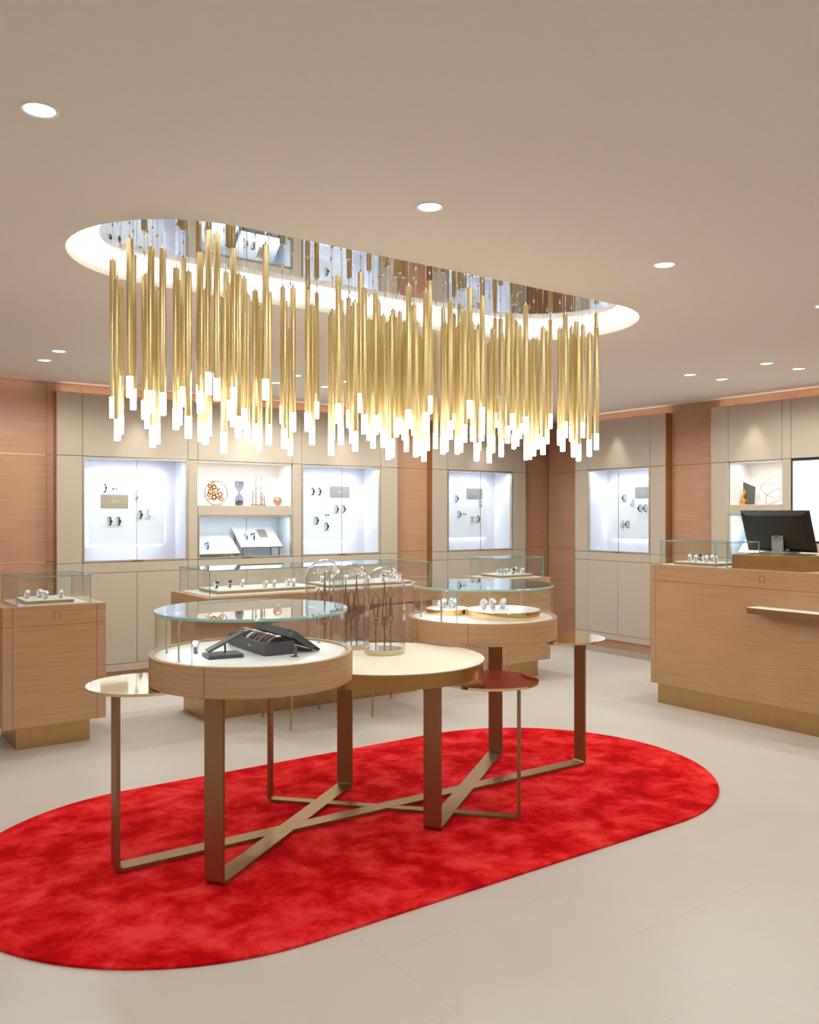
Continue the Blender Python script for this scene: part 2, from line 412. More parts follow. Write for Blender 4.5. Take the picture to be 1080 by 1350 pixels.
# ================================================================== WALL DISPLAY CABINETS
class Unit:
    """built-in cabinet; u runs along the wall, v into the wall"""
    def __init__(s, label, axis, u0, u1, face):
        s.axis, s.u0, s.u1, s.face = axis, u0, u1, face
        mid = (u0 + u1) / 2
        s.loc = (mid, face, 0) if axis == 'x' else (face, mid, 0)
        s.t = thing('wall_display_cabinet', label, 'cabinet', s.loc)
    def mb(s, *boxes):
        m = MB()
        for (a, b, v0, v1, z0, z1) in boxes:
            if s.axis == 'x': m.box(a, b, s.face + v0, s.face + v1, z0, z1)
            else: m.box(s.face + v0, s.face + v1, a, b, z0, z1)
        return m
    def P(s, u, v, z): return Vector((u, s.face + v, z)) if s.axis == 'x' else Vector((s.face + v, u, z))
    def panel(s, a, b, z0, z1, name='leather_panel', mat='leather', bev=.003, v0=0):
        g = .0018
        return s.mb((a + g, b - g, v0, v0 + .022, z0 + g, z1 - g)).build(name, mat, s.t, bevel=bev)
    def doors(s, a, b, z0=.215, z1=1.0, n=2):
        for i in range(n):
            s.panel(a + (b - a) * i / n, a + (b - a) * (i + 1) / n, z0, z1, 'door')
    def backing(s, bays):
        m = [(s.u0 + .004, s.u1 - .004, .022, .03, .15, 1.09), (s.u0 + .004, s.u1 - .004, .022, .03, 1.99, 2.515)]
        edges = [s.u0 + .004] + [e for bay in bays for e in bay] + [s.u1 - .004]
        for i in range(0, len(edges), 2): m.append((edges[i], edges[i + 1], .022, .03, 1.09, 1.99))
        s.mb(*m).build('carcass', 'gap', s.t, smooth=False)
        # brass side trims and top
        s.mb((s.u0, s.u0 + .004, .002, .12, .15, 2.52)).build('side_trim', 'brass', s.t, smooth=False)
        s.mb((s.u1 - .004, s.u1, .002, .12, .15, 2.52)).build('side_trim', 'brass', s.t, smooth=False)
        s.mb((s.u0 + .004, s.u1 - .004, .03, .085, 2.50, 2.515)).build('top_board', 'gap', s.t, smooth=False)
        s.mb((s.u0, s.u1, .03, .06, .06, .15)).build('kick_board', 'wood', s.t, smooth=False)
        s.mb((s.u0, s.u1, .0, .03, 0, .06)).build('skirting', 'skirting', s.t, bevel=.002)
    def cavity(s, a, b, z0, z1, depth, mat='lining', lined=True):
        th = .012
        s.mb((a, b, depth, depth + th, z0, z1), (a - th, a, .03, depth + th, z0, z1), (b, b + th, .03, depth + th, z0, z1),
             (a - th, b + th, .03, depth + th, z0 - th, z0), (a - th, b + th, .03, depth + th, z1, z1 + th)).build('case_lining', mat, s.t, smooth=False)
    def frame(s, a, b, z0, z1, t=.016):
        g = .002
        s.mb((a + g, a + t, -.003, .03, z0 + g, z1 - g), (b - t, b - g, -.003, .03, z0 + g, z1 - g), (a + t, b - t, -.003, .03, z0 + g, z0 + t), (a + t, b - t, -.003, .03, z1 - t, z1 - g)).build('window_frame', 'frame', s.t, bevel=.0015)
        m = (a + b) / 2
        for p, q in ((a + t, m - .001), (m + .001, b - t)):
            s.mb((p, q, .010, .015, z0 + t, z1 - t)).build('glass_pane', 'glass_win', s.t, smooth=False)
        s.mb((m - .001, m + .001, .0095, .0155, z0 + t, z1 - t)).build('pane_joint', 'slate', s.t, smooth=False)
        s.mb((m - .05, m + .05, -.005, .0, z0 + .001, z0 + .012)).build('lock_plate', 'brass_leg', s.t, smooth=False)
    def window(s, a, b, z0=1.09, z1=1.99, depth=.32):
        s.cavity(a, b, z0, z1, depth)
        s.frame(a, b, z0, z1)
        m = (a + b) / 2; zc = (z0 + z1) / 2 + .01; hw, hh = .335, .32
        s.mb((m - hw, m + hw, depth - .05, depth - .035, zc - hh, zc + hh)).build('display_board', 'board', s.t, bevel=.002)
        s.mb((m - hw + .03, m + hw - .03, depth - .034, depth - .012, zc - hh + .01, zc - hh + .03), (m - hw + .03, m + hw - .03, depth - .034, depth - .012, zc + hh - .03, zc + hh - .01),
             (m - hw + .01, m - hw + .03, depth - .034, depth - .012, zc - hh + .03, zc + hh - .03), (m + hw - .03, m + hw - .01, depth - .034, depth - .012, zc - hh + .03, zc + hh - .03)).build('backlight', 'led_case', s.t, smooth=False)
        # row of little studs on the board edges
        st = MB()
        p = s.P(m, .05, z1 - .012)
        area('case_light', p, (b - a) * .85 if s.axis == 'x' else .06, .06 if s.axis == 'x' else (b - a) * .85, CASE_W, (.93, .96, 1.0))
        return depth - .05

def layout(u, bays, centres, z_rows=(1.99, 2.52)):
    """leather pieces around the bays; centres: seams"""
    s = u
    cuts = [s.u0 + .004] + [e for b in bays for e in b] + [s.u1 - .004]
    for a, b in zip(cuts[:-1], cuts[1:]):
        s.panel(a, b, 1.99, 2.52)
        s.panel(a, b, 1.0, 1.09)
        s.panel(a, b, .15, .215)
    for i in range(0, len(cuts), 2):
        s.panel(cuts[i], cuts[i + 1], 1.09, 1.99)
        s.panel(cuts[i], cuts[i + 1], .215, 1.0)
    for a, b in bays: s.doors(a, b)
    u.backing(bays)

UA = Unit('long taupe leather wall cabinet with two watch windows and a central niche', 'x', 1.755, 5.183, 7.5)
baysA = [(1.966, 2.884), (2.977, 3.939), (4.038, 4.962)]
layout(UA, baysA, None)
dB = UA.window(*baysA[0]); UA.window(*baysA[2])
UA.cavity(2.977, 3.939, 1.583, 1.988, .33, 'white'); UA.panel(2.977, 3.939, 1.489, 1.583)
UA.cavity(2.977, 3.939, 1.095, 1.489, .33, 'board'); UA.frame(2.977, 3.939, 1.09, 1.489)
area('niche_light', (3.46, 7.62, 1.985), .8, .08, 1.3, (1, .95, .9)); area('niche_light', (3.46, 7.58, 1.484),   .85, .05, 1.4, (.85, .92, 1))
UB = Unit('single window taupe leather wall cabinet on the back wall beside the corner', 'x', 5.628, 7.017, 7.5)
layout(UB, [(5.846, 6.801)], None); UB.window(5.846, 6.801)
UC = Unit('single window taupe leather wall cabinet behind the checkout counter end', 'y', 5.596, 6.841, 7.14)
layout(UC, [(5.794, 6.647)], None); UC.window(5.794, 6.647)
UD = Unit('taupe leather wall cabinet with lit niche and white screen behind the monitor', 'y', 1.2, 5.074, 7.14)
baysD = [(1.75, 2.9), (3.0, 4.255), (4.341, 4.884)]
layout(UD, [(3.0, 4.255), (4.341, 4.884)], None)
UD.cavity(4.341, 4.884, 1.59, 1.985, .33, 'white'); UD.panel(4.341, 4.884, 1.5, 1.59)
UD.cavity(4.341, 4.884, 1.095, 1.5, .33, 'board'); UD.frame(4.341, 4.884, 1.09, 1.5)
area('niche_light', (7.28, 4.61, 1.98), .08, .45, .7, (1, .94, .88)); area('niche_light', (7.2, 4.61, 1.495), .05, .45, 1.6, (.85, .92, 1))
scr = tag(UD.mb((3.0 + .003, 4.255 - .003, .0, .03, 1.25, 1.985)).build('wall_screen', 'black', None, bevel=.003), 'wall mounted screen showing plain white within a black frame', 'screen')
UD.mb((3.02, 4.235, -.002, .0, 1.27, 1.965)).build('display_panel', 'screen', scr, smooth=False)
UD.panel(3.0, 4.255, 1.09, 1.25)
# cove light on top of the cabinets
for a, b in ((1.8, 5.15), (5.66, 7.0)): area('cove_strip', ((a + b) / 2, 7.545, 2.53), b - a, .02, COVE_W * (b - a) / 3, (1, .78, .66), (0, .55, 1))
for a, b in ((5.62, 6.82), (1.3, 5.05)): area('cove_strip', (7.185, (a + b) / 2, 2.53), b - a, .02, COVE_W * (b - a) / 3, (1, .78, .66), (.55, 0, 1))
area('cove_strip', (-.6, 7.50, 2.59), 4.4, .02, COVE_W * 1.1, (1, .78, .66), (0, .75, -1))

# ================================================================== RUG
rug_t = .012
rug = MB().prism(stadium(2.49, 3.675, 2.02, 1.015, 64), 0.0004, rug_t).build('oval_rug', rug_mat(), bevel=.004)
tag(rug, 'long oval rug of bright red velvet pile with painted mottled shading under the display table', 'rug')

# ================================================================== CENTRAL TABLE
tab = thing('display_table', 'central cluster table of overlapping round tops on crossed bronze strip legs', 'table', (2.45, 3.65, rug_t))
def ubar(a, b, za, zb, wd, th, name='strip_leg_frame'):
    A = Vector((*a, 0)); B = Vector((*b, 0)); D = (B - A).normalized(); L = (B - A).length
    W = Vector((-D.y, D.x, 0)) * (wd / 2); r = .03; z0 = rug_t
    prof = [(0, za)]
    nrm = [(1, 0)]
    for i in range(7):
        t = math.pi / 2 * i / 6; prof.append((r - r * math.cos(t), z0 + r - r * math.sin(t))); nrm.append((math.cos(t), math.sin(t)))
    for i in range(7):
        t = math.pi / 2 * (1 - i / 6); prof.append((L - r + r * math.cos(t), z0 + r - r * math.sin(t))); nrm.append((-math.cos(t), math.sin(t)))
    prof.append((L, zb)); nrm.append((-1, 0))
    pts = [A + D * s_ + Vector((0, 0, z)) for s_, z in prof]
    inn = [D * (n_[0] * th) + Vector((0, 0, n_[1] * th)) for n_ in nrm]
    return MB().strip(pts, W, lambda i: inn[i]).build(name, 'brass_leg', tab, bevel=.0012)
ubar((1.085, 3.66), (3.83, 3.62), .766, .766, .082, .0162)
ubar((1.365, 3.275), (2.455, 4.06), .781, .706, .086, .0155)
ubar((2.44, 3.25), (3.555, 4.075), .706, .781, .086, .0158)
ubar((2.01, 4.09), (2.89, 3.13), .655, .655, .05, .0150)
def disc(cx, cy, z0, z1, r, name, mat, n=96, bev=0):
    return MB().cyl(cx, cy, z0, z1, r, n=n).build(name, mat, tab, bevel=bev)
disc(1.225, 3.68, .766, .778, .242, 'small_brass_top', 'brass_mirror')
disc(3.68, 3.62, .766, .778, .242, 'small_brass_top', 'brass_mirror')
disc(2.86, 3.33, .655, .667, .25, 'small_brass_top', 'brass_mirror')
disc(2.04, 3.95, .655, .667, .25, 'small_brass_top', 'brass_mirror')
mid = disc(2.45, 3.65, .706, .772, .505, 'round_tabletop', 'band', 96)
MB().cyl(2.45, 3.65, .772, .7755, .497, n=96).build('leather_inlay', 'cream', mid, bevel=.001)
DL, DR = (1.635, 3.49), (3.315, 3.92)
def drum(c, R=.437):
    cx, cy = c
    d = MB().lathe([(0, .781), (R, .781), (R, .904), (R - .022, .904), (R - .022, .893), (0, .893)], cx, cy, 96).build('wooden_drum', 'wood_f', tab, bevel=.0015)
    MB().cyl(cx, cy, .893, .8965, R - .0235, n=96).build('white_floor_disc', 'white_gloss', d)
    # curved joint lines of the veneer
    for a in (-2.45, -.6, 1.2, 3.0):
        MB().box(cx + R * math.cos(a) - .0006, cx + R * math.cos(a) + .0006, cy + R * math.sin(a) - .0012, cy + R * math.sin(a) + .0012, .7815, .9035).build('veneer_joint', 'wood_dark', d, smooth=False)
    rg = R - .026
    MB().lathe([(rg, .8965), (rg, 1.0765)], cx, cy, 96).build('curved_glass_wall', 'glass', d)
    top = MB().cyl(cx, cy, 1.0765, 1.0895, rg + .004, n=96).build('glass_top', 'glass_top', d)
    MB().lathe([(rg + .0045, 1.0768), (rg + .0065, 1.083), (rg + .0045, 1.0892), (rg + .003, 1.0896), (rg + .003, 1.0764)], cx, cy, 96, closed=True).build('polished_glass_edge', 'edge_top', d)
    for a in (2.65, -2.95, .15, .75):
        px, py = cx + (rg - .045) * math.cos(a), cy + (rg - .045) * math.sin(a)
        p = MB().tube([(px, py, .8965), (px, py, 1.05), (px - .012 * math.cos(a), py - .012 * math.sin(a), 1.066), (px - .035 * math.cos(a), py - .035 * math.sin(a), 1.070)], .004, 8).build('lamp_post', 'frame', d)
        MB().cyl(px, py, .8965, .900, .009, n=12).build('post_foot', 'brass_mirror', d)
        MB().cyl(px - .045 * math.cos(a), py - .045 * math.sin(a), 1.066, 1.074, .012, n=12).build('lamp_head', 'lamp', d)
        spot('case_spot', (px - .045 * math.cos(a), py - .045 * math.sin(a), 1.062), 1.1, 150, 1, (1, .98, .95), .01, (-math.cos(a), -math.sin(a), -1.2))
    for a in (-2.62,):
        MB().box(cx + rg * math.cos(a) - .001, cx + rg * math.cos(a) + .001, cy + rg * math.sin(a) - .002, cy + rg * math.sin(a) + .002, .8966, 1.0764).build('glass_joint', 'edge', d, smooth=False)
    return d
drum(DL); drum(DR)

# ================================================================== CHANDELIER
ch = thing('chandelier', 'long oval chandelier of hanging gold rods with glowing tips under a mirror plate', 'chandelier', (OPC[0], OPC[1], 2.68))
PZ = 2.685
MB().prism(stadium(*OPC, 1.44, .43), PZ, PZ + .012).build('mirror_plate', 'mirror', ch, smooth=False)
n_ = 0
lp = stadium(*OPC, 1.42, .41)
lo = stadium(*OPC, 1.46, .45)
mbl = MB(); N = len(lp)
mbl.add([(x, y, PZ + .02) for x, y in lp] + [(x, y, PZ + .045) for x, y in lp], [(i, (i + 1) % N, N + (i + 1) % N, N + i) for i in range(N)])
mbl.build('cove_led_strip', 'led', ch)
for sx in (-.9, 0, .9): MB().cyl(OPC[0] + sx, OPC[1], PZ + .012, CEIL + .25, .012, n=10).build('hanger', 'chrome', ch)
ROD_L, TIP_L, ROD_R = .565, .085, .0130
rod_me = MB().cyl(0, 0, TIP_L, TIP_L + ROD_L, ROD_R, n=28).mesh('rod', bevel=.001); rod_me.materials.append(M['rod'])
tip_me = MB().cyl(0, 0, 0, TIP_L + .004, .0122, .0127, n=16).mesh('light_tip', bevel=.002); tip_me.materials.append(M['tip'])
ferr_me = MB().lathe([(0, 0), (.005, 0), (.0035, .008), (.0012, .016), (0, .016)], n=10).mesh('ferrule'); ferr_me.materials.append(M['chrome'])
def inside(x, y, marg=.0):
    L = 1.44 - .43; dx = max(0, abs(x - OPC[0]) - L); return math.hypot(dx, y - OPC[1]) < .43 - .03 - marg
TIPS = []
def tips(ox, oy, sc, lst): 
    for t in lst: TIPS.append((ox + t[0] / sc, oy + t[1] / sc, (t[2] / sc if len(t) > 2 else 0)))
tips(130, 470, 6.353, [(118, 515, 56), (157, 705, 60), (185, 650), (260, 343, 62), (290, 445, 55), (382, 525), (410, 602, 55), (440, 470, 60), (453, 760, 55), (490, 732), (537, 492, 60), (650, 612, 58), (678, 575), (710, 418), (752, 685, 60), (840, 388, 62), (852, 475), (855, 712), (895, 735, 55), (921, 318, 62), (925, 668), (991, 368, 62), (1050, 810, 55), (1066, 530)])
tips(290, 470, 6.353, [(70, 530), (110, 587), (112, 440), (155, 685, 58), (203, 605), (228, 712, 52), (295, 733), (330, 787, 50), (382, 363, 60), (410, 740, 55), (525, 563), (540, 770, 52), (590, 828, 45), (612, 628, 60), (735, 628), (735, 440), (772, 740, 50), (810, 520, 58), (930, 828, 50), (942, 700), (992, 560), (1012, 738, 52), (1078, 595)])
tips(450, 490, 6.353, [(67, 470), (115, 668, 55), (88, 600), (162, 340, 50), (192, 523, 52), (232, 575), (265, 640, 45), (288, 525), (310, 500), (352, 635), (395, 735, 48), (425, 720), (462, 548), (490, 520), (527, 570), (545, 670, 43), (565, 478, 52), (625, 715, 48), (660, 700), (692, 752, 43), (722, 660), (740, 352, 55), (707, 500), (790, 645), (852, 690, 45), (875, 670), (912, 567, 50), (945, 480), (972, 690, 45), (1000, 675), (1032, 590)])
tips(610, 500, 5.684, [(13, 470), (54, 290, 46), (75, 465), (105, 612, 42), (148, 340, 46), (200, 627, 45), (225, 550), (242, 362, 45), (285, 420), (290, 582, 40), (338, 480, 44), (372, 373, 44), (407, 500, 38), (430, 445), (473, 410, 42), (475, 605), (503, 600), (533, 575), (560, 522), (602, 565, 42), (632, 485), (658, 368, 44), (728, 495, 42), (750, 540), (770, 440), (816, 465), (852, 460, 42), (832, 583), (868, 612, 40), (951, 578, 40), (1003, 355, 42), (1003, 527, 40)])
RODS = []
rng = random.Random(11)
def near(p, dmin): return any((p[0] - q[0]) ** 2 + (p[1] - q[1]) ** 2 < dmin * dmin for q in RODS)
for (x, y, wpx) in TIPS:
    d0 = .0276 * FPX / wpx if wpx else None
    best = None
    for tr in range(60):
        d = (d0 + rng.uniform(-.05, .05) * (1 + tr / 12)) if d0 and tr < 40 else rng.uniform(3.3, 5.9)
        p = ond(x, y, d)
        if not inside(p.x, p.y) or not 1.74 < p.z < 2.04: continue
        if near(p, .05 if tr < 45 else .034): continue
        best = p; break
    if best is None:
        for tr in range(200):
            d = rng.uniform(3.2, 6.2); p = ond(x, y, d)
            if inside(p.x, p.y) and 1.70 < p.z < 2.05 and not near(p, .032): best = p; break
    if best: RODS.append(best)
extra = 0
while extra < 14:
    x = rng.uniform(2.5, 3.75); y = rng.uniform(3.3, 3.97); z = rng.uniform(1.83, 2.0)
    if inside(x, y) and y > 3.45 and not near((x, y), .075):
        RODS.append(Vector((x, y, z))); extra += 1
for p in RODS:
    r = bpy.data.objects.new('pendant_rod', rod_me); COL.objects.link(r); r.parent = ch
    r.location = (p.x - OPC[0], p.y - OPC[1], p.z - 2.68)
    t = bpy.data.objects.new('light_tip', tip_me); COL.objects.link(t); t.parent = r
    zt = TIP_L + ROD_L
    f_ = bpy.data.objects.new('ferrule', ferr_me); COL.objects.link(f_); f_.parent = r; f_.location = (0, 0, zt)
    cb = MB().cyl(0, 0, zt + .01, PZ - p.z, .0009, n=5).mesh('cable'); cb.materials.append(M['chrome'])
    c = bpy.data.objects.new('cable', cb); COL.objects.link(c); c.parent = r
    f2 = bpy.data.objects.new('ceiling_ferrule', ferr_me); COL.objects.link(f2); f2.parent = r; f2.location = (0, 0, PZ - p.z); f2.rotation_euler = (math.pi, 0, 0)

# ================================================================== FREE STANDING COUNTERS
def omega(center, size, axis, mat='engrave'):
    """horseshoe-shaped letter mark; axis 'y': face looks to -Y, 'x': face looks to -X"""
    R = size / 2; pts = []
    a0 = math.radians(-62)
    for i in range(33):
        a = a0 + (math.pi - 2 * a0) * i / 32
        pts.append((R * math.cos(a), R * math.sin(a)))
    pts = [(R * 1.05, pts[0][1] - .003)] + [(pts[0][0] * 1.0, pts[0][1] - .003)] + pts + [(pts[-1][0], pts[-1][1] - .003), (-R * 1.05, pts[-1][1] - .003)]
    c = Vector(center); out = []
    for u, v in pts:
        out.append(c + (Vector((u, 0, v)) if axis == 'y' else Vector((0, -u, v))))
    return MB().tube(out, size * .045, 6)
def glass_case(t, x0, x1, y0, y1, z0, z1, joints=()):
    g = .005
    for nm, b in (('front', (x0, x1, y0, y0 + g)), ('back', (x0, x1, y1 - g, y1)), ('left', (x0, x0 + g, y0 + g, y1 - g)), ('right', (x1 - g, x1, y0 + g, y1 - g))):
        MB().box(*b, z0, z1 - g).build('glass_pane', 'glass', t, smooth=False)
    MB().box(x0, x1, y0, y1, z1 - g, z1 + .001).build('glass_lid', 'glass_top', t, smooth=False)
    e = .003; cs = [(x0, y0), (x1, y0), (x1, y1), (x0, y1)]
    ed = MB()
    for (x, y) in cs: ed.box(x - e, x + e, y - e, y + e, z0, z1)
    for (a, b) in zip(cs, cs[1:] + cs[:1]):
        ed.box(min(a[0], b[0]) - e, max(a[0], b[0]) + e, min(a[1], b[1]) - e, max(a[1], b[1]) + e, z1 - .004, z1 + .0025)
    for (x, y) in joints: ed.box(x - e, x + e, y - e, y + e, z0, z1)
    ed.build('polished_glass_edges', 'edge', t, smooth=False)
def cabinet(label, x0, x1, y0, y1, ztop, pl, glass, om=None, groove_inset=.058, joints=(), low=0.0):
    t = thing('glass_topped_counter', label, 'counter', ((x0 + x1) / 2, (y0 + y1) / 2, 0))
    zg = .79; g = .002; gi = groove_inset
    MB().box(x0 + .006, x1 - .006, y0 + low + .006, y1 - .006, .16, zg).build('carcass', 'wood_dark', t, smooth=False)
    MB().box(x0 + .006, x1 - .006, y0 + .006, y1 - .006, zg, ztop - .004).build('upper_carcass', 'wood_dark', t, smooth=False)
    # front boards
    cols = [(x0, x0 + gi), (x0 + gi, x1 - gi), (x1 - gi, x1)]
    for i, (a, b) in enumerate(cols):
        for (c, d) in ((.155, zg), (zg, ztop)):
            MB().box(a + (g / 2 if i else 0), b - (g / 2 if i < 2 else 0), y0 + (low if c < .2 else 0), y0 + (low if c < .2 else 0) + .018, c + (g / 2 if c > .2 else 0), d - (g / 2 if d < .85 else 0)).build('front_board', 'wood_f', t, bevel=.0006)
    for xa, xb in ((x0, x0 + .018), (x1 - .018, x1)):
        for (c, d) in ((.155, zg), (zg, ztop)):
            MB().box(xa, xb, y0 + (low if c < .2 else 0) + .019, y1, c + (g / 2 if c > .2 else 0), d - (g / 2 if d < .85 else 0)).build('side_board', 'wood_f', t, bevel=.0006)
    MB().box(x0 + .019, x1 - .019, y1 - .018, y1, .155, ztop).build('back_board', 'wood_f', t, bevel=.0006)
    MB().box(x0 + .0185, x1 - .0185, y0 + .0185, y1 - .0185, ztop - .012, ztop).build('counter_top', 'wood_f', t, bevel=.0006)
    MB().box(x0 + .019, x1 - .019, y0 + low + .019, y1 - .019, .155, .16).build('underside', 'wood_dark', t, smooth=False)
    MB().box(pl[0], pl[1], pl[2], pl[3], 0, .155).build('brass_plinth', 'brass', t, bevel=.0015)
    gx0, gx1, gy0, gy1, gz = glass
    MB().box(gx0 + .006, gx1 - .006, gy0 + .006, gy1 - .006, ztop, ztop + .004).build('white_felt', 'white_gloss', t, smooth=False)
    glass_case(t, gx0, gx1, gy0, gy1, ztop, gz, joints)
    if om: omega((om[0], y0 - .0005, om[1]), om[2], 'y').build('letter_mark', 'engrave', t)
    return t
cabinet('small oak pedestal case with brass plinth standing alone near the brass inlaid wall', 1.05, 1.68, 5.84, 6.48, .915, (1.141, 1.598, 5.92, 6.40), (1.142, 1.593, 5.885, 6.36, 1.10), (1.371, .852, .042))
cabinet('long oak counter with glass case and two seats drawn up to it', 2.333, 4.40, 5.715, 6.42, .915, (2.425, 4.31, 5.962, 6.40), (2.39, 4.34, 5.80, 6.38, 1.10), (3.36, .852, .042), joints=((3.365, 5.80), (3.365, 6.38)), low=.235)
cabinet('square oak pedestal case with brass plinth in front of the corner cabinet', 5.14, 5.73, 5.80, 6.40, .915, (5.23, 5.63, 5.86, 6.32), (5.185, 5.685, 5.85, 6.30, 1.10), (5.435, .852, .042))
# checkout counter
ck = thing('checkout_counter', 'tall oak checkout counter with brass plinth, glass case and small ledge', 'counter', (6.0, 3.0, 0))
CX0, CX1, CY0, CY1, CT = 5.59, 6.34, 1.5, 4.53, 1.10
MB().box(CX0 + .006, CX1 - .006, CY0 + .006, CY1 - .006, .16, CT - .004).build('carcass', 'wood_dark', ck, smooth=False)
ycut = [CY0, CY0 + .05, CY1 - .05, CY1]
for i, (a, b) in enumerate(zip(ycut[:-1], ycut[1:])):
    for c, d in ((.155, .973), (.973, CT)):
        MB().box(CX0, CX0 + .018, a + .001, b - .001, c + .001, d - .001).build('front_board', 'wood_f', ck, bevel=.0006)
for a, b in ((CY0, CY0 + .018), (CY1 - .018, CY1)):
    MB().box(CX0 + .019, CX1, a, b, .155, CT - .001).build('side_board', 'wood_f', ck, bevel=.0006)
MB().box(CX1 - .018, CX1, CY0 + .019, CY1 - .019, .155, CT - .001).build('back_board', 'wood_f', ck, bevel=.0006)
MB().box(CX0 + .0185, CX1 - .0185, CY0 + .0185, CY1 - .0185, CT - .012, CT).build('counter_top', 'wood_f', ck, bevel=.0006)
MB().box(5.613, 6.12, 1.6, 4.475, 0, .155).build('brass_plinth', 'brass', ck, bevel=.0015)
MB().box(5.635, 6.03, 3.865, 4.455, CT, CT + .004).build('white_felt', 'white_gloss', ck, smooth=False)
glass_case(ck, 5.63, 6.035, 3.86, 4.46, CT, 1.289, ((5.63, 3.96),))
lg = MB().box(5.44, 5.59, 2.4, 3.575, .803, .845).build('ledge', 'brass_leg', ck, bevel=.002)
MB().box(5.445, 5.589, 2.405, 3.57, .845, .8475).build('ledge_inlay', 'cream', lg, smooth=False)
omega((CX0 - .0005, 3.549, 1.040), .046, 'x').build('letter_mark', 'engrave', ck)
# brass riser box on the counter
bx = tag(MB().box(5.66, 6.32, 3.30, 3.84, CT, 1.207).build('brass_riser_box', 'brass', bevel=.002), 'brass clad box on the checkout counter carrying the monitor', 'box')

# monitor seen from behind
mo = thing('computer_monitor', 'black computer monitor seen from behind above the checkout counter', 'monitor', (6.17, 3.745, 1.207), 0, local=True)
def mon():
    W, Hh, T = .565, .332, .03
    lean = math.radians(-20)
    def tr(y, z, x): # panel local -> lean toward -X at the top
        return (x * math.cos(lean) + z * math.sin(lean), y, .012 + z * math.cos(lean) - x * math.sin(lean))
    m = MB(); vs = []
    for (x, s_) in ((.0, 1.0), (-.012, 1.0), (-.03, .80)):
        for (y, z) in ((-W / 2, 0), (W / 2, 0), (W / 2, Hh), (-W / 2, Hh)):
            vs.append(tr(y * s_, Hh / 2 + (z - Hh / 2) * s_, x))
    fs = [(0, 1, 2, 3)] + [(k * 4 + i, k * 4 + (i + 1) % 4, k * 4 + 4 + (i + 1) % 4, k * 4 + 4 + i) for k in range(2) for i in range(4)] + [(11, 10, 9, 8)]
    m.add(vs, fs); b = m.build('monitor_housing', 'black', mo, bevel=.003)
    s = MB(); s.box(-.075, -.055, -.046, .046, .0, .165); st = s.build('stand_post', 'mon_grey', mo, bevel=.004)
    MB().box(-.14, .06, -.11, .11, 0.0, .010).build('stand_base', 'mon_grey', mo, bevel=.003)
    pts = [(-.0752, .030 * math.cos(a), .118 + .030 * math.sin(a)) for a in [2 * math.pi * i / 28 for i in range(28)]]
    MB().tube(pts, .0022, 6, closed=True).build('logo_ring', 'black', st)
    # four letters of the maker's mark as strokes
    def stroke(p): MB().tube([(-.0755, -u, .118 + v) for u, v in p], .0014, 5).build('logo_letter', 'black', st)
    stroke([(-.021, -.008), (-.021, .008), (-.015, .007), (-.011, 0), (-.015, -.007), (-.021, -.008)])
    stroke([(-.001, .009), (-.009, .002), (.002, .002)]); stroke([(-.009, .002), (-.001, -.008), (.002, -.006)])
    stroke([(.005, .008), (.005, -.008), (.011, -.008)]); stroke([(.015, .008), (.015, -.008), (.021, -.008)])
    for yy in (-.062, -.078): MB().box(-.052, -.05, yy - .006, yy + .006, .018, .030).build('port', 'mon_grey', mo, smooth=False)
mon()

# ================================================================== CHAIRS
def chair(cx, label):
    t = thing('upholstered_chair', label, 'chair', (cx, 5.6, 0), 0, local=True)
    MB().prism([(x * .25, y * .235) for x, y in [(math.copysign(abs(math.cos(a)) ** .5, math.cos(a)), math.copysign(abs(math.sin(a)) ** .5, math.sin(a))) for a in [2 * math.pi * i / 40 for i in range(40)]]], .41, .48).build('seat', 'chair', t, bevel=.02)
    # curved low back
    pts = []; m = MB(); vs = []; n = 24
    for i in range(n + 1):
        a = math.pi + math.pi * i / n
        r = .275; x, y = r * math.cos(a), .02 + .27 * math.sin(a)
        zt = .80 - .10 * (abs(math.cos(a)) ** 4); zb = .58
        nx, ny = math.cos(a), math.sin(a)
        for (o, z) in ((0, zb), (.012, zb - .02), (.025, zb), (.025, zt), (.012, zt + .02), (0, zt)):
            vs.append((x - nx * o, y - ny * o, z))
    fs = [(i * 6 + k, i * 6 + (k + 1) % 6, i * 6 + 6 + (k + 1) % 6, i * 6 + 6 + k) for i in range(n) for k in range(6)] + [tuple(range(5, -1, -1)), tuple(range(n * 6, n * 6 + 6))]
    m.add(vs, fs).build('backrest', 'chair', t, angle=60)
    for x, y in ((-.25, -.23), (.25, -.23), (-.24, .24), (.24, .24)):
        MB().tube([(x, y, 0), (x * .82, y * .8, .42)], [.007, .010], 10).build('leg', 'brass', t)
    for x in (-.12, .12):
        MB().tube([(x, -.20, .44), (x * 1.05, -.235, .60)], .008, 8).build('back_support', 'brass', t)
    return t
chair(3.055, 'rose taupe low back chair with thin brass legs, nearer the pedestal with no seats')
chair(3.73, 'rose taupe low back chair with thin brass legs, nearer the corner pedestal case')

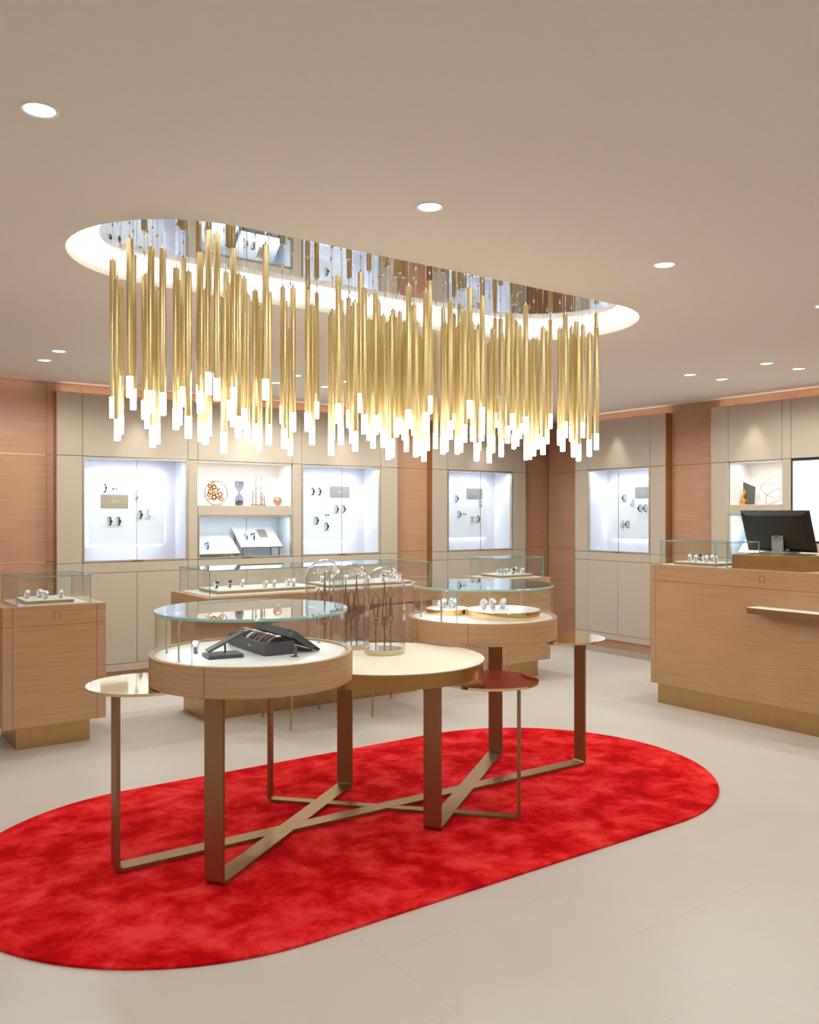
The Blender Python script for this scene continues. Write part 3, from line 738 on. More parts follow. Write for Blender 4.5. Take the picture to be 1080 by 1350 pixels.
# ================================================================== GLASS DOMES WITH CLOCK HANDS
def dome(x, y, zb, r, h, label, hands):
    t = thing('glass_dome', label, 'glass dome', (x, y, zb), YAW - math.pi / 2, local=True)
    b = MB().cyl(0, 0, 0, .024, r * .93, n=48).build('base', 'dome_base', t, bevel=.005)
    MB().cyl(0, 0, .024, .026, r * .86, n=48).build('mirror_disc', 'mirror', b)
    prof = [(r, .0005)] + [(r, h - r + .0)] + [(r * math.cos(a), h - r + r * math.sin(a)) for a in [math.pi / 2 * i / 14 for i in range(1, 15)]]
    prof[-1] = (0.0005, h)
    MB().lathe(prof, n=48).build('dome', 'glass_dome', t, angle=60)
    for (hx, hy, top, kind) in hands:
        m = MB()
        m.tube([(hx, hy, .026), (hx, hy, top * .45)], .0036, 8)
        zc = top * .45
        def flat(poly): m.prism([(hx + u, v) for u, v in poly], -.0016, .0016) if False else m.add(
            [(hx + u, hy - .0018, v) for u, v in poly] + [(hx + u, hy + .0018, v) for u, v in poly],
            [tuple(range(len(poly))), tuple(range(2 * len(poly) - 1, len(poly) - 1, -1))] + [(i, (i + 1) % len(poly), len(poly) + (i + 1) % len(poly), len(poly) + i) for i in range(len(poly))])
        def loop(poly, rr=.0042): m.tube([(hx + u, hy, v) for u, v in poly], rr, 6, closed=True)
        if kind == 'arrow':
            loop([(0, zc), (.013, zc + .022), (.009, zc + .04), (-.009, zc + .04), (-.013, zc + .022)])
            flat([(-.013, zc + .04), (.013, zc + .04), (.006, top - .055), (-.006, top - .055)])
            loop([(-.02, top - .055), (.02, top - .055), (0, top)])
        elif kind == 'lozenge':
            loop([(.008 * math.cos(a), zc + .014 + .014 * math.sin(a)) for a in [2 * math.pi * i / 12 for i in range(12)]])
            loop([(-.007, zc + .04), (.007, zc + .04), (.017, top - .05), (0, top - .015), (-.017, top - .05)])
        else:
            loop([(0, zc - .05), (.013, zc - .03), (.011, zc - .01), (-.011, zc - .01), (-.013, zc - .03)])
            flat([(-.013, zc - .01), (.013, zc - .01), (.012, zc + .01), (-.012, zc + .01)])
            loop([(-.012, zc + .01), (.012, zc + .01), (.004, top - .09), (-.004, top - .09)], .0036)
            m.tube([(hx, hy, top - .09), (hx, hy, top)], [.006, .0008], 8)
        # small round collar
        m.lathe([(0, 0), (.006, .003), (.007, .008), (.006, .013), (0, .016)], hx, hy, 10) if False else None
        m.cyl(hx, hy, top * .3, top * .3 + .012, .006, n=10)
        m.build('clock_hand', 'hand', t)
    return t
ZT = .7755
p = onz(507, 861, ZT); dome(p.x, p.y, ZT, .108, .452, 'clear glass dome over three bronze clock hands closest to the drum case of round trays', [(-.045, 0, .33, 'lozenge'), (0, .01, .40, 'needle'), (.032, -.005, .35, 'arrow')])
p = ond(463, 0, 4.70); dome(p.x, p.y, ZT, .100, .46, 'clear glass dome over slim clock hands standing between the other two domes', [(-.03, 0, .38, 'needle'), (.0, .01, .33, 'lozenge'), (.03, .0, .41, 'needle')])
p = ond(428, 0, 4.45); dome(p.x, p.y, ZT, .098, .493, 'clear glass dome over clock hands standing next to the watch box drum case', [(-.03, 0, .36, 'lozenge'), (.0, .01, .43, 'needle'), (.034, 0, .365, 'arrow')])

# ================================================================== WATCHES
def ring_band(m, r, w2, th, a0, a1, n=22, ry=None, c=(0, 0)):
    """band around the local X axis; angle 0 looks to -Y, 90 deg up"""
    ry = ry or r; vs = []
    for i in range(n + 1):
        a = math.radians(a0 + (a1 - a0) * i / n)
        for (x, rr) in ((-w2, 0), (w2, 0), (w2, th), (-w2, th)):
            vs.append((x, c[0] - (r + rr) * math.cos(a), c[1] + (ry + rr) * math.sin(a)))
    fs = [(i * 4 + k, i * 4 + (k + 1) % 4, i * 4 + 4 + (k + 1) % 4, i * 4 + 4 + k) for i in range(n) for k in range(4)] + [(3, 2, 1, 0), (n * 4, n * 4 + 1, n * 4 + 2, n * 4 + 3)]
    m.add(vs, fs); return m
def disc_y(m, y0, y1, r, n=20, z=0):
    vs = [(r * math.cos(2 * math.pi * i / n), y, z + r * math.sin(2 * math.pi * i / n)) for y in (y0, y1) for i in range(n)]
    m.add(vs, [(i, (i + 1) % n, n + (i + 1) % n, n + i) for i in range(n)] + [tuple(range(n)), tuple(range(2 * n - 1, n - 1, -1))]); return m
ME = {}
def wm(key, mb, bevel=0):
    if key not in ME: ME[key] = mb().mesh(key, bevel=bevel)
    return ME[key]
MATS_ME = {}
def shared(key, mb, mat, bevel=0):
    k = (key, mat)
    if k not in MATS_ME:
        me = mb().mesh(key, bevel=bevel); me.materials.append(M[mat]); MATS_ME[k] = me
    return MATS_ME[k]
def wall_watch(loc, rz, strap, label, group, metal=False):
    t = thing('wristwatch', label, 'watch', loc, rz, group, local=True); t.scale = (.85,) * 3
    child('strap', shared('strap', lambda: ring_band(MB(), .036, .009, .003, -100, 100, ry=.042, c=(-.012, 0)), strap), strap, t)
    cs = child('watch_case', shared('watch_case', lambda: disc_y(MB(), -.057, -.047, .0175), 'chrome', .002), 'chrome', t)
    child('dial', shared('dial', lambda: disc_y(MB(), -.0576, -.0570, .0150), 'black' if not metal else 'white_gloss'), 'black', cs)
    child('clear_holder', shared('clear_holder', lambda: MB().box(-.018, .018, -.014, -.0005, -.052, -.046).box(-.018, .018, -.014, -.0005, .046, .050).box(-.018, .018, -.003, -.0005, -.046, .046), 'acrylic'), 'acrylic', t)
    return t
def stand_watch(loc, rz, strap, dial, label, group, scale=.85):
    t = thing('wristwatch', label, 'watch', loc, rz, group, local=True); t.scale = (scale,) * 3
    child('display_cuff', shared('display_cuff', lambda: ring_band(MB(), .022, .013, .004, -150, 205, ry=.026, c=(0, .030)), 'white_gloss'), 'white_gloss', t)
    child('strap', shared('stand_strap', lambda: ring_band(MB(), .0262, .009, .0026, -80, 190, ry=.0302, c=(0, .030)), strap), strap, t)
    a = math.radians(38)
    def case(h0, h1, r):
        m = disc_y(MB(), -h1, -h0, r)
        R = Matrix.Rotation(-a, 3, 'X')
        m.v = [tuple(R @ Vector(v) + Vector((0, 0, .030))) for v in m.v]; return m
    cs = child('watch_case', shared('stand_case', lambda: case(.029, .040, .019), 'chrome', .0015), 'chrome', t)
    child('dial', shared('stand_dial', lambda: case(.0398, .0405, .0155), dial), dial, cs)
    return t
def window_watches(u, depth, ox, oy, sc, items, where):
    plane = u.face + depth - .0008
    for (zx, zy, kind) in items:
        px, py = ox + zx / sc, oy + zy / sc
        p = onY(px, py, plane) if u.axis == 'x' else onX(px, py, plane)
        rz = 0 if u.axis == 'x' else -math.pi / 2
        if kind == 'pair':
            for s_ in (-.014, .014):
                q = p + (Vector((s_, 0, 0)) if u.axis == 'x' else Vector((0, s_, 0)))
                t = thing('cufflink', 'tiny dark cufflink pinned to the board in the ' + where, 'cufflink', q, rz, 'cufflinks in the ' + where, local=True)
                child('face', shared('cufflink_face', lambda: disc_y(MB(), -.016, -.011, .009), 'black', .001), 'black', t)
                child('pin', shared('cufflink_pin', lambda: disc_y(MB(), -.0125, -.0003, .002, 8), 'chrome'), 'chrome', t)
        else:
            dk = kind == 'dark'
            wall_watch(p, rz, 'dark' if dk else 'chrome', ('black strap' if dk else 'steel bracelet') + ' wristwatch on clear holder in the ' + where, ('black' if dk else 'steel') + ' watches in the ' + where, not dk)
def board_plate(u, depth, ox, oy, sc, x0, y0, x1, y1, mat, label):
    plane = u.face + depth - .001
    f_ = (lambda a, b: onY(a, b, plane)) if u.axis == 'x' else (lambda a, b: onX(a, b, plane))
    a = f_(ox + x0 / sc, oy + (y0 + y1) / 2 / sc); b = f_(ox + x1 / sc, oy + (y0 + y1) / 2 / sc)
    zt = f_(ox + (x0 + x1) / 2 / sc, oy + y0 / sc).z; zb = f_(ox + (x0 + x1) / 2 / sc, oy + y1 / sc).z
    ua, ub = (a.x, b.x) if u.axis == 'x' else (b.y, a.y)
    ua, ub = min(ua, ub), max(ua, ub)
    dd = depth - .001
    o = tag(u.mb((ua, ub, dd - .006, dd, zb, zt)).build('sign_plate', mat, None, bevel=.001), label, 'plate')
    m_, zm = (ua + ub) / 2, (zb + zt) / 2
    u.mb((m_ - .03, m_ + .03, dd - .0068, dd - .006, zm - .002, zm + .002)).build('printed_line', 'engrave_l', o, smooth=False)
window_watches(UA, dB, 100, 600, 7.2, [(270, 312, 'dark'), (365, 318, 'pair'), (572, 380, 'steel'), (608, 565, 'dark'), (690, 562, 'steel'), (318, 628, 'dark'), (402, 628, 'dark')], 'window beside the brass inlaid wall')
board_plate(UA, dB, 100, 600, 7.2, 237, 375, 495, 500, 'plate_b', 'champagne plate on the watch board beside the brass inlaid wall')
window_watches(UA, dB, 390, 600, 9, [(190, 430, 'dark'), (270, 432, 'dark'), (475, 640, 'dark'), (557, 640, 'dark'), (237, 775, 'dark'), (357, 845, 'dark'), (365, 710, 'pair')], 'window on the copper ball side')
board_plate(UA, dB, 390, 600, 9, 402, 370, 637, 502, 'plate_g', 'grey plate on the watch board on the copper ball side')
window_watches(UB, dB, 580, 600, 9.645, [(200, 555, 'dark'), (235, 752, 'dark'), (305, 750, 'pair'), (505, 620, 'steel'), (405, 820, 'steel'), (475, 815, 'dark')], 'single window of the back wall cabinet')
board_plate(UB, dB, 580, 600, 9.645, 338, 425, 540, 557, 'plate_g', 'grey plate on the board of the single back wall window')
window_watches(UC, dB, 770, 610, 10.8, [(590, 503, 'dark'), (702, 575, 'steel'), (815, 650, 'dark'), (890, 650, 'dark'), (560, 880, 'steel'), (635, 880, 'dark')], 'window behind the checkout counter')
board_plate(UC, dB, 770, 610, 10.8, 732, 345, 960, 500, 'plate_g', 'grey plate on the board in the window behind the checkout counter')

# trays and watches in the glass counters
def tray(x0, x1, y0, y1, z0, z1, label, edge='brass'):
    t = thing('display_tray', label, 'tray', ((x0 + x1) / 2, (y0 + y1) / 2, z0))
    b = MB().box(x0, x1, y0, y1, z0, z1).build('tray_body', edge, t, bevel=.001)
    MB().box(x0 + .002, x1 - .002, y0 + .002, y1 - .002, z1, z1 + .006).build('white_pad', 'white_gloss', t, bevel=.002)
    return z1 + .006
rw = random.Random(5)
def tray_watches(spots, z, where, group, rz=0.0):
    for (x, y) in spots:
        k = rw.random()
        st, nm = ('chrome', 'steel bracelet') if k < .55 else ('strap_white', 'pale strap') if k < .88 else ('strap_grey', 'grey strap')
        stand_watch((x, y, z), rz + rw.uniform(-.35, .2), st, 'white_gloss' if k < .85 else 'strap_navy', nm + ' wristwatch on white cuff ' + where, nm + ' ' + group)
Zc = .9195
z = tray(1.20, 1.50, 5.93, 6.25, Zc, Zc + .02, 'brass edged white tray inside the lone pedestal case')
tray_watches([(1.25, 6.13), (1.33, 6.14), (1.335, 6.0), (1.44, 6.03)], z, 'in the lone pedestal case', 'watches in the lone pedestal case')
z = tray(2.50, 3.30, 5.90, 6.28, Zc, Zc + .02, 'wide brass edged white tray in the long counter half toward the lone pedestal')
tray_watches([(2.57, 6.12), (2.69, 6.14), (2.80, 6.16), (2.90, 5.97), (2.98, 5.98), (3.12, 6.03), (3.13, 5.95)], z, 'in the long counter half toward the lone pedestal', 'watches in the long counter half toward the lone pedestal')
z = tray(3.42, 4.22, 5.90, 6.28, Zc, Zc + .02, 'wide brass edged white tray in the long counter half toward the corner')
tray_watches([(3.50, 6.16), (3.60, 6.18), (3.72, 6.16), (3.85, 6.02), (3.98, 6.0), (4.08, 6.14), (4.15, 6.0)], z, 'in the long counter half toward the corner', 'watches in the long counter half toward the corner')
z = tray(5.24, 5.62, 5.92, 6.22, Zc, Zc + .02, 'brass edged white tray in the square pedestal case by the corner')
tray_watches([(5.29, 6.02), (5.38, 6.04), (5.42, 5.98), (5.48, 6.05), (5.54, 5.98), (5.57, 6.12)], z, 'in the square pedestal case by the corner', 'watches in the corner pedestal case')
z = tray(5.66, 5.92, 3.98, 4.36, CT + .0045, CT + .024, 'white tray inside the glass case of the checkout counter')
tray_watches([(5.72, 4.20), (5.76, 4.28), (5.72, 4.10), (5.74, 4.03), (5.83, 4.12), (5.85, 4.24)], z, 'in the checkout counter case', 'watches in the checkout counter case', -.9)

# round trays in the far drum
def round_tray(cx, cy, r, z0, h, label):
    t = thing('round_tray', label, 'tray', (cx, cy, z0))
    MB().cyl(cx, cy, z0, z0 + h, r, n=64).build('polished_rim', 'brass_mirror', t, bevel=.0015)
    MB().cyl(cx, cy, z0 + h, z0 + h + .003, r - .002, n=64).build('white_pad', 'white_gloss', t)
    return z0 + h + .003
zb = .897
p = ond(664, 0, 5.10); zt = round_tray(p.x, p.y, .215, zb, .042, 'large round brass tray with white pad in the drum case without a watch box'); bp = p
for dx, dy in ((-.13, .06), (-.09, .10), (-.04, .06), (-.01, .10), (.02, .03), (.06, .06)):
    stand_watch((bp.x + dx * .8, bp.y + dy, zt), -.3 + rw.uniform(-.2, .2), 'strap_white' if rw.random() < .5 else 'chrome', 'white_gloss', 'wristwatch on white cuff on the large round brass tray', 'watches on the large round tray', .85)
p = ond(590, 0, 5.26); zt = round_tray(p.x, p.y, .130, zb, .032, 'small round brass tray with white pad in the drum case without a watch box')
for dx, dy in ((-.05, .0), (-.01, .03), (.03, -.02), (.05, .03)):
    stand_watch((p.x + dx, p.y + dy, zt), -.3 + rw.uniform(-.2, .2), 'strap_white' if rw.random() < .5 else 'chrome', 'white_gloss', 'wristwatch on white cuff on the small round brass tray', 'watches on the small round tray', .85)

# ================================================================== WATCH BOX IN THE NEAR DRUM
wb = thing('watch_box', 'open dark grey leather watch box with burgundy lining inside the drum case on the table', 'box', (1.70, 3.545, .897), math.radians(-2), local=True)
MB().box(-.07, .07, -.205, .205, 0, .006).box(-.07, -.062, -.205, .205, .006, .055).box(.062, .07, -.205, .205, .006, .055).box(-.062, .062, -.205, -.197, .006, .055).box(-.062, .062, .197, .205, .006, .055).build('box_tray', 'black_l', wb, bevel=.002)
MB().box(-.0615, .0615, -.1965, .1965, .006, .035).build('lining', 'burgundy', wb)
MB().box(-.0708, -.07, -.055, -.025, .026, .030).build('printed_mark', 'engrave_l', wb, smooth=False)
lid = MB(); A = Vector((.068, 0, .092)); B = Vector((.19, 0, .004)); D = (B - A).normalized(); Nn = Vector((-D.z, 0, D.x))
if Nn.z < 0: Nn = -Nn
def lidbox(m, a0, a1, n0, n1, y0, y1):
    vs = []
    for y in (y0, y1):
        for (a, n) in ((a0, n0), (a1, n0), (a1, n1), (a0, n1)):
            q = A + D * a + Nn * n; vs.append((q.x, y, q.z))
    m.add(vs, [(3, 2, 1, 0), (4, 5, 6, 7), (0, 1, 5, 4), (1, 2, 6, 5), (2, 3, 7, 6), (3, 0, 4, 7)])
Ld = (B - A).length
lidbox(lid, 0, Ld, .0, .008, -.205, .205); lidbox(lid, 0, .008, -.026, 0, -.205, .205); lidbox(lid, Ld - .008, Ld, -.004, 0, -.205, .205)
lidbox(lid, .008, Ld - .03, -.02, 0, -.205, -.197); lidbox(lid, .008, Ld - .03, -.02, 0, .197, .205)
lo_ = lid.build('lid', 'black_l', wb, bevel=.0015)
l2 = MB(); lidbox(l2, .009, Ld - .031, -.003, -.0003, -.196, .196); l2.build('lid_lining', 'burgundy', lo_)
for yy in (-.15, .13): 
    h = MB(); lidbox(h, -.006, .0, .001, .007, yy - .012, yy + .012); h.build('hinge_stud', 'black_l', lo_)
straps = [('strap_grey', 'slate grey'), ('strap_white', 'pale steel'), ('strap_navy', 'navy'), ('strap_white', 'patterned white'), ('strap_blue', 'blue'), ('strap_brown', 'brown'), ('strap_grey', 'mid grey'), ('strap_red', 'dark red'), ('strap_brown', 'chestnut')]
for i, (mt, nm) in enumerate(straps):
    y = .165 - i * .041
    t = thing('watch_strap', nm + ' watch strap arching out of the open watch box' if nm != 'pale steel' else 'pale steel bracelet arching out of the open watch box', 'watch strap', wb.matrix_world @ Vector((0, 0, 0)) if False else (1.70, 3.545 + y, .897 + .0352), math.pi / 2 + math.radians(-2), None, local=True)
    t.rotation_euler = (0, 0, 0)
    m = MB(); n = 20; vs = []
    for k in range(n + 1):
        a = math.pi * k / n
        for (w_, rr) in ((-.0125, 0), (.0125, 0), (.0125, .003), (-.0125, .003)):
            vs.append((-(.048 + rr) * math.cos(a), w_, (.036 + rr) * math.sin(a)))
    m.add(vs, [(k * 4 + q, k * 4 + (q + 1) % 4, k * 4 + 4 + (q + 1) % 4, k * 4 + 4 + q) for k in range(n) for q in range(4)] + [(3, 2, 1, 0), (n * 4, n * 4 + 1, n * 4 + 2, n * 4 + 3)])
    m.build('band', mt, t)
    MB().box(-.012, .012, -.0135, .0135, .0385, .042).build('buckle', 'chrome', t, bevel=.001)
# strap stand
ss = thing('strap_stand', 'dark grey display stand with tilted plate beside the open watch box', 'display stand', (1.475, 3.44, .897), math.radians(-8), local=True)
MB().box(-.075, .075, -.055, .055, 0, .016).build('base', 'black_l', ss, bevel=.002)
MB().cyl(.01, .0, .016, .058, .004, n=12).build('post', 'black', ss)
tp = MB(); vs = []
for (x, z) in ((-.065, .018), (.095, .092), (.091, .101), (-.069, .027)): 
    vs += [(x, -.028, z + .006), (x, .028, z + .006)]
tp.add(vs, [(0, 2, 3, 1), (2, 4, 5, 3), (4, 6, 7, 5), (6, 0, 1, 7), (0, 6, 4, 2), (1, 3, 5, 7)])
tp.build('tilted_plate', 'black_l', ss, bevel=.0015)
stand_watch((1.42, 3.60, .897), -.5, 'strap_grey', 'white_gloss', 'small steel wristwatch on a cuff behind the tilted strap stand', None)
fg = thing('strap_holder', 'tiny reddish brown leather holder at the end of the open watch box', 'holder', (1.725, 3.27, .897), .3, local=True)
MB().box(-.015, .015, -.012, .012, 0, .003).build('foot', 'strap_brown', fg, bevel=.001)
ring_band(MB(), .010, .006, .003, -90, 150, ry=.02, c=(0, .024)).build('loop', 'strap_brown', fg)

# ================================================================== NICHE OBJECTS
def npx(x, Y): return onY(x, 0, Y).x
NZ = 1.5835
# ring of gears
Yn = 7.66
cx = npx(285, Yn); g = thing('gear_ring_sculpture', 'thin dark ring filled with small bronze gears in the open niche', 'sculpture', (cx, Yn, NZ), 0, local=True)
R_ = .112
MB().tube([(R_ * math.cos(a), 0, R_ + .004 + R_ * math.sin(a)) for a in [2 * math.pi * i / 48 for i in range(48)]], .004, 8, closed=True).build('ring', 'bronze', g)
def gear(x, z, r, mat, y=0, teeth=12):
    n = teeth * 4; o = []
    for i in range(n):
        rr = r * (1.12 if (i // 2) % 2 else .92); a = 2 * math.pi * i / n; o.append((rr * math.cos(a), rr * math.sin(a)))
    inn = [(r * .42 * math.cos(2 * math.pi * i / n), r * .42 * math.sin(2 * math.pi * i / n)) for i in range(n)]
    vs = []
    for yy in (-.003, .003): vs += [(x + u, y + yy, z + v) for u, v in o] + [(x + u, y + yy, z + v) for u, v in inn]
    fs = []
    for i in range(n):
        j = (i + 1) % n
        fs += [(i, j, n + j, n + i), (2 * n + j, 2 * n + i, 3 * n + i, 3 * n + j), (i, 2 * n + i, 2 * n + j, j), (n + i, n + j, 3 * n + j, 3 * n + i)]
    MB().add(vs, fs).build('gear', mat, g)
for (u, v, r, mt) in ((-.062, .062, .02, 'bronze'), (-.018, .055, .024, 'bronze'), (-.055, .012, .030, 'gold'), (.0, .002, .02, 'gold'), (.04, -.012, .026, 'copper'), (-.022, -.04, .028, 'bronze'), (.018, -.045, .016, 'gold'), (.055, -.058, .022, 'gold'), (-.03, .088, .016, 'gold'), (.022, .035, .016, 'chrome'), (-.075, -.02, .018, 'chrome'), (-.065, -.055, .014, 'gold')):
    gear(u, R_ + .004 + v, r, mt, rw.uniform(-.004, .004))
MB().box(-.085, -.02, -.02, .02, 0, .012).build('foot', 'acrylic', g)
MB().box(-.04, .04, -.02, .02, .0, .006).build('base', 'bronze', g, bevel=.001)
MB().tube([(-.09, 0, R_ * 1.1), (-.03, .002, R_ * 1.02), (.05, .002, R_ * .9), (.108, 0, R_ * .8)], .0016, 6).build('carrier_bar', 'bronze', g)
MB().tube([(-.05, .003, R_ * 1.86), (-.02, .003, R_ * 1.0), (.05, .003, R_ * .35)], .0016, 6).build('carrier_bar', 'bronze', g)
# hourglass
cx = npx(315.5, Yn); hg = thing('hourglass', 'tall smoky violet glass hourglass in the open niche', 'hourglass', (cx, Yn, NZ), 0, local=True)
prof = [(.036, .0), (.043, .02), (.044, .05), (.034, .085), (.016, .112), (.007, .122), (.016, .134), (.036, .165), (.047, .195), (.046, .215), (.038, .234)]
MB().lathe(prof + [(q - .003, z_) for q, z_ in prof[::-1]], n=32, closed=True).build('glass_body', 'hour', hg, angle=80)
MB().cyl(0, 0, .0005, .012, .034, n=28).build('base', 'slate', hg, bevel=.002)
MB().lathe([(0, .012), (.036, .014), (.032, .035), (.0, .055)], n=24).build('sand', 'slate', hg)
# spires
for xx, hts, lab in ((336, ((-.022, .225), (.012, .29)), 'pair of slender brass spires beside the hourglass'), (345.5, ((-.012, .29), (.004, .19), (.026, .14)), 'cluster of slender brass spires beside the copper ball')):
    cx = npx(xx, Yn); sp = thing('spire_sculpture', lab, 'sculpture', (cx, Yn, NZ), 0, local=True)
    MB().cyl(0, 0, 0, .010, .040, n=28).build('base', 'bronze', sp, bevel=.002)
    for (dx, h_) in hts:
        MB().lathe([(0, .010), (.006, .010), (.004, h_ * .25), (.009, h_ * .28), (.004, h_ * .32), (.0035, h_ * .55), (.007, h_ * .58), (.0028, h_ * .63), (.002, h_ * .95), (0, h_)], dx, 0, 12).build('spire', 'bronze', sp)
        MB().tube([(dx + .012 * math.cos(a), 0, h_ * .4 + .012 * math.sin(a)) for a in [2 * math.pi * i / 16 for i in range(16)]], .0015, 6, closed=True).build('small_ring', 'bronze', sp)
cx = npx(366, Yn); ap = thing('copper_ball', 'polished copper ball with a thin stem in the open niche', 'ornament', (cx, Yn, NZ), 0, local=True)
MB().lathe([(0.0002, .006), (.016, .003), (.03, .012), (.043, .035), (.044, .052), (.036, .073), (.020, .084), (.008, .082), (.0002, .078)], n=28).build('ball', 'copper', ap)
MB().cyl(0, 0, 0, .006, .014, n=16).build('foot', 'bronze', ap)
MB().tube([(0, 0, .079), (-.012, 0, .094), (-.04, 0, .088)], .002, 6).build('stem', 'copper', ap)
# slanted boards in the lower case
def slant(x0, x1, yb, yf, zbk, zf, label):
    t = thing('slanted_board', label, 'display board', ((x0 + x1) / 2, (yb + yf) / 2, 1.095))
    th = .012
    MB().add([(x0, yf, zf), (x1, yf, zf), (x1, yb, zbk), (x0, yb, zbk), (x0, yf, zf - th), (x1, yf, zf - th), (x1, yb, zbk - th), (x0, yb, zbk - th)],
             [(0, 1, 2, 3), (7, 6, 5, 4), (0, 4, 5, 1), (1, 5, 6, 2), (2, 6, 7, 3), (3, 7, 4, 0)]).build('board', 'white_gloss', t, bevel=.001)
    for x in (x0 + .02, x1 - .03): MB().box(x, x + .01, yf + .02, yf + .03, 1.0955, zf + (zbk - zf) * .09 - th).build('leg', 'brass_leg', t, smooth=False)
    for x in (x0 + .02, x1 - .03): MB().box(x, x + .01, yb - .03, yb - .02, 1.0955, zbk - (zbk - zf) * .16 - th).build('leg', 'brass_leg', t, smooth=False)
    MB().box(x0, x1, yf - .004, yf - .0005, zf - th, zf).build('edge_band', 'brass_leg', t, smooth=False)
    a = math.atan2(zbk - zf, yb - yf)
    return a
def slant_watch(x, f, yb, yf, zbk, zf, strap, label, group):
    y = yf + (yb - yf) * f; z_ = zf + (zbk - zf) * f
    t = wall_watch((x, y, z_ + .001), 0, strap, label, group, strap == 'chrome')
    a = math.atan2(zbk - zf, yb - yf); t.rotation_euler = (-(math.pi / 2 - a), 0, 0)
S1 = (3.00, 3.46, 7.80, 7.57, 1.30, 1.135); S2 = (3.36, 3.88, 7.81, 7.60, 1.375, 1.20)
S1 = (3.00, 3.42, 7.80, 7.57, 1.30, 1.135); S2 = (3.44, 3.87, 7.81, 7.58, 1.375, 1.19)
slant(*S1, 'lower slanted white board in the glazed case under the niche'); slant(*S2, 'taller slanted white board with grey plate in the glazed case under the niche')
slant_watch(3.12, .35, *S1[2:], 'dark', 'black strap wristwatch on the lower slanted board under the niche', None)
slant_watch(3.53, .45, *S2[2:], 'chrome', 'steel wristwatch on the taller slanted board under the niche', None)
slant_watch(3.60, .45, *S2[2:], 'dark', 'black strap wristwatch on the taller slanted board under the niche', None)
def slant_plate(x0, x1, f0, f1, S):
    yb, yf, zbk, zf = S[2:]
    def q(x, f, h): return (x, yf + (yb - yf) * f, zf + (zbk - zf) * f + h)
    o = MB().add([q(x0, f0, .001), q(x1, f0, .001), q(x1, f1, .001), q(x0, f1, .001), q(x0, f0, .004), q(x1, f0, .004), q(x1, f1, .004), q(x0, f1, .004)],
             [(3, 2, 1, 0), (4, 5, 6, 7), (0, 1, 5, 4), (1, 2, 6, 5), (2, 3, 7, 6), (3, 0, 4, 7)]).build('sign_plate', 'plate_b')
    tag(o, 'small champagne plate lying on the taller slanted board', 'plate')
slant_plate(3.68, 3.77, .45, .85, S2)
# right-hand niche: small gold figure, dark slab, wire rings
NZ2 = 1.5905
def ny(x, X): return onX(x, 0, X).y
Xn = 7.30
fgx = thing('gold_figurine', 'small knobbly gold figurine beside the slate slab in the lit niche', 'figurine', (Xn - .05, ny(980, Xn - .05), NZ2), -math.pi / 2, local=True)
MB().lathe([(0, 0), (.03, .0), (.032, .008), (.012, .014), (0, .015)], n=20).build('base', 'gold', fgx)
MB().tube([(0, 0, .012), (.012, 0, .04), (-.01, 0, .065), (.004, 0, .095), (.022, 0, .115), (.012, 0, .135), (-.006, 0, .128)], [.016, .014, .013, .011, .010, .008, .005], 10).build('curling_body', 'gold', fgx, angle=70)
for a in (.3, 2.2, 3.6): MB().tube([(0, 0, .03), (.035 * math.cos(a), .01, .035 + .02 * math.sin(a)), (.055 * math.cos(a), .0, .02)], [.007, .006, .003], 8).build('leaf_arm', 'gold', fgx, angle=70)
sl = thing('slate_slab', 'upright dark grey slate slab leaning in the lit niche', 'ornament', (Xn + .02, ny(989, Xn + .02), NZ2), -math.pi / 2, local=True)
MB().add([(-.055, -.02, 0), (.04, .0, 0), (.05, .0, .165), (-.06, -.02, .215), (-.055, -.005, 0), (.04, .015, 0), (.05, .015, .165), (-.06, -.005, .215)],
         [(0, 1, 2, 3), (7, 6, 5, 4), (0, 4, 5, 1), (1, 5, 6, 2), (2, 6, 7, 3), (3, 7, 4, 0)]).build('slab', 'slate', sl, bevel=.002)
MB().box(-.05, .035, -.018, .03, 0, .006).build('foot', 'slate', sl)
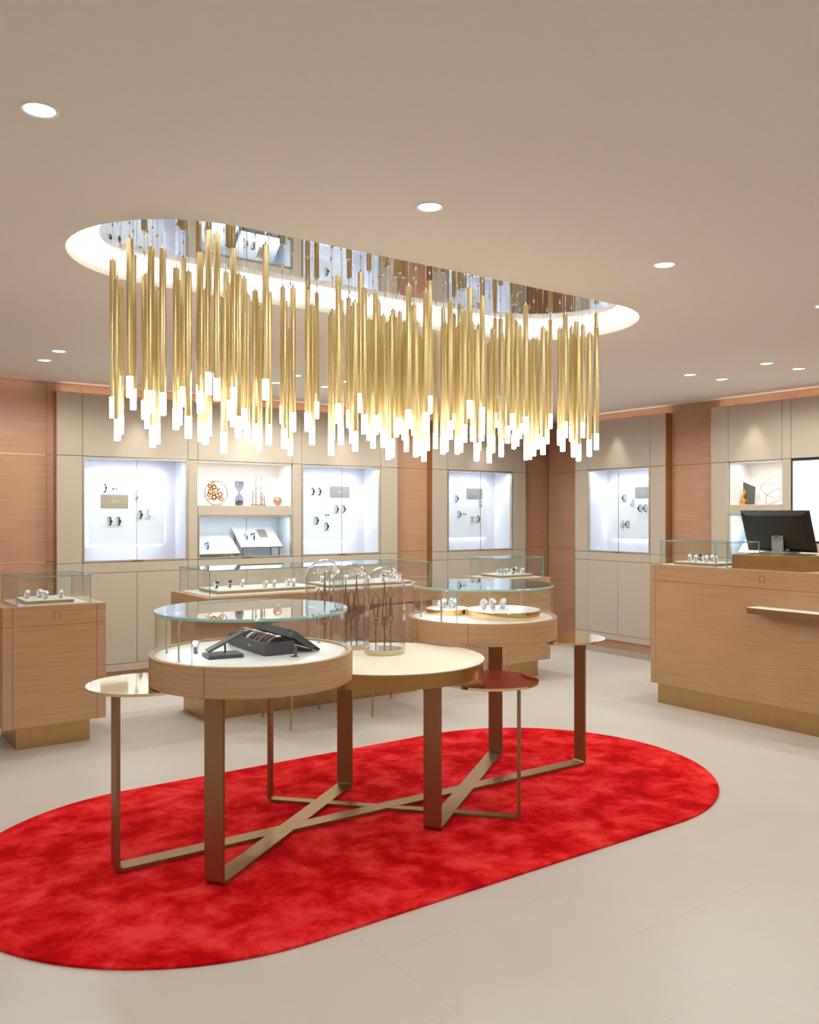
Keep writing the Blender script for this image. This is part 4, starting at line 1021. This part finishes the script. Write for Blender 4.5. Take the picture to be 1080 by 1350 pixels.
wr = thing('wire_ring_sculpture', 'open sculpture of thin interlocking bronze wire rings in the lit niche', 'sculpture', (Xn, ny(1019, Xn), NZ2), -math.pi / 2, local=True)
def wring(cx_, cz, rx, rz_, tilt, r_, mat, dy=0):
    pts = []
    for i in range(48):
        a = 2 * math.pi * i / 48; u, v = rx * math.cos(a), rz_ * math.sin(a)
        pts.append((cx_ + u * math.cos(tilt) - v * math.sin(tilt), dy + .05 * math.sin(a + tilt), cz + u * math.sin(tilt) + v * math.cos(tilt)))
    zmin = min(q[2] for q in pts)
    if zmin < r_: pts = [(q[0], q[1], q[2] - zmin + r_) for q in pts]
    MB().tube(pts, r_, 6, closed=True).build('wire_ring', mat, wr)
wring(-.01, .125, .125, .118, .1, .0012, 'bronze'); wring(.03, .075, .10, .068, .25, .002, 'bronze'); wring(-.03, .13, .115, .045, -.5, .0018, 'bronze', .02); wring(.05, .075, .055, .05, .6, .0013, 'copper', -.02); wring(.01, .11, .09, .09, .9, .0011, 'bronze', .03)
S3y = (4.38, 4.80)
t = thing('slanted_board', 'slanted white board in the glazed case below the gold figurine', 'display board', (7.3, 4.6, 1.095))
MB().add([(7.2, 4.40, 1.15), (7.2, 4.82, 1.15), (7.42, 4.82, 1.35), (7.42, 4.40, 1.35), (7.2, 4.40, 1.138), (7.2, 4.82, 1.138), (7.42, 4.82, 1.338), (7.42, 4.40, 1.338)],
         [(0, 3, 2, 1), (4, 5, 6, 7), (0, 1, 5, 4), (1, 2, 6, 5), (2, 3, 7, 6), (3, 0, 4, 7)]).build('board', 'white_gloss', t, bevel=.001)
for yy in (4.42, 4.78): MB().box(7.22, 7.23, yy, yy + .01, 1.0955, 1.155).build('leg', 'brass_leg', t); MB().box(7.39, 7.40, yy, yy + .01, 1.0955, 1.31).build('leg', 'brass_leg', t)
q = wall_watch((7.30, 4.60, 1.243), 0, 'dark', 'black strap wristwatch on the slanted board below the gold figurine', None)
q.rotation_euler = (-(math.pi / 2 - math.atan2(.2, .22)), 0, -math.pi / 2)

for o in list(bpy.data.objects):
    if '_o' in o: del o['_o']
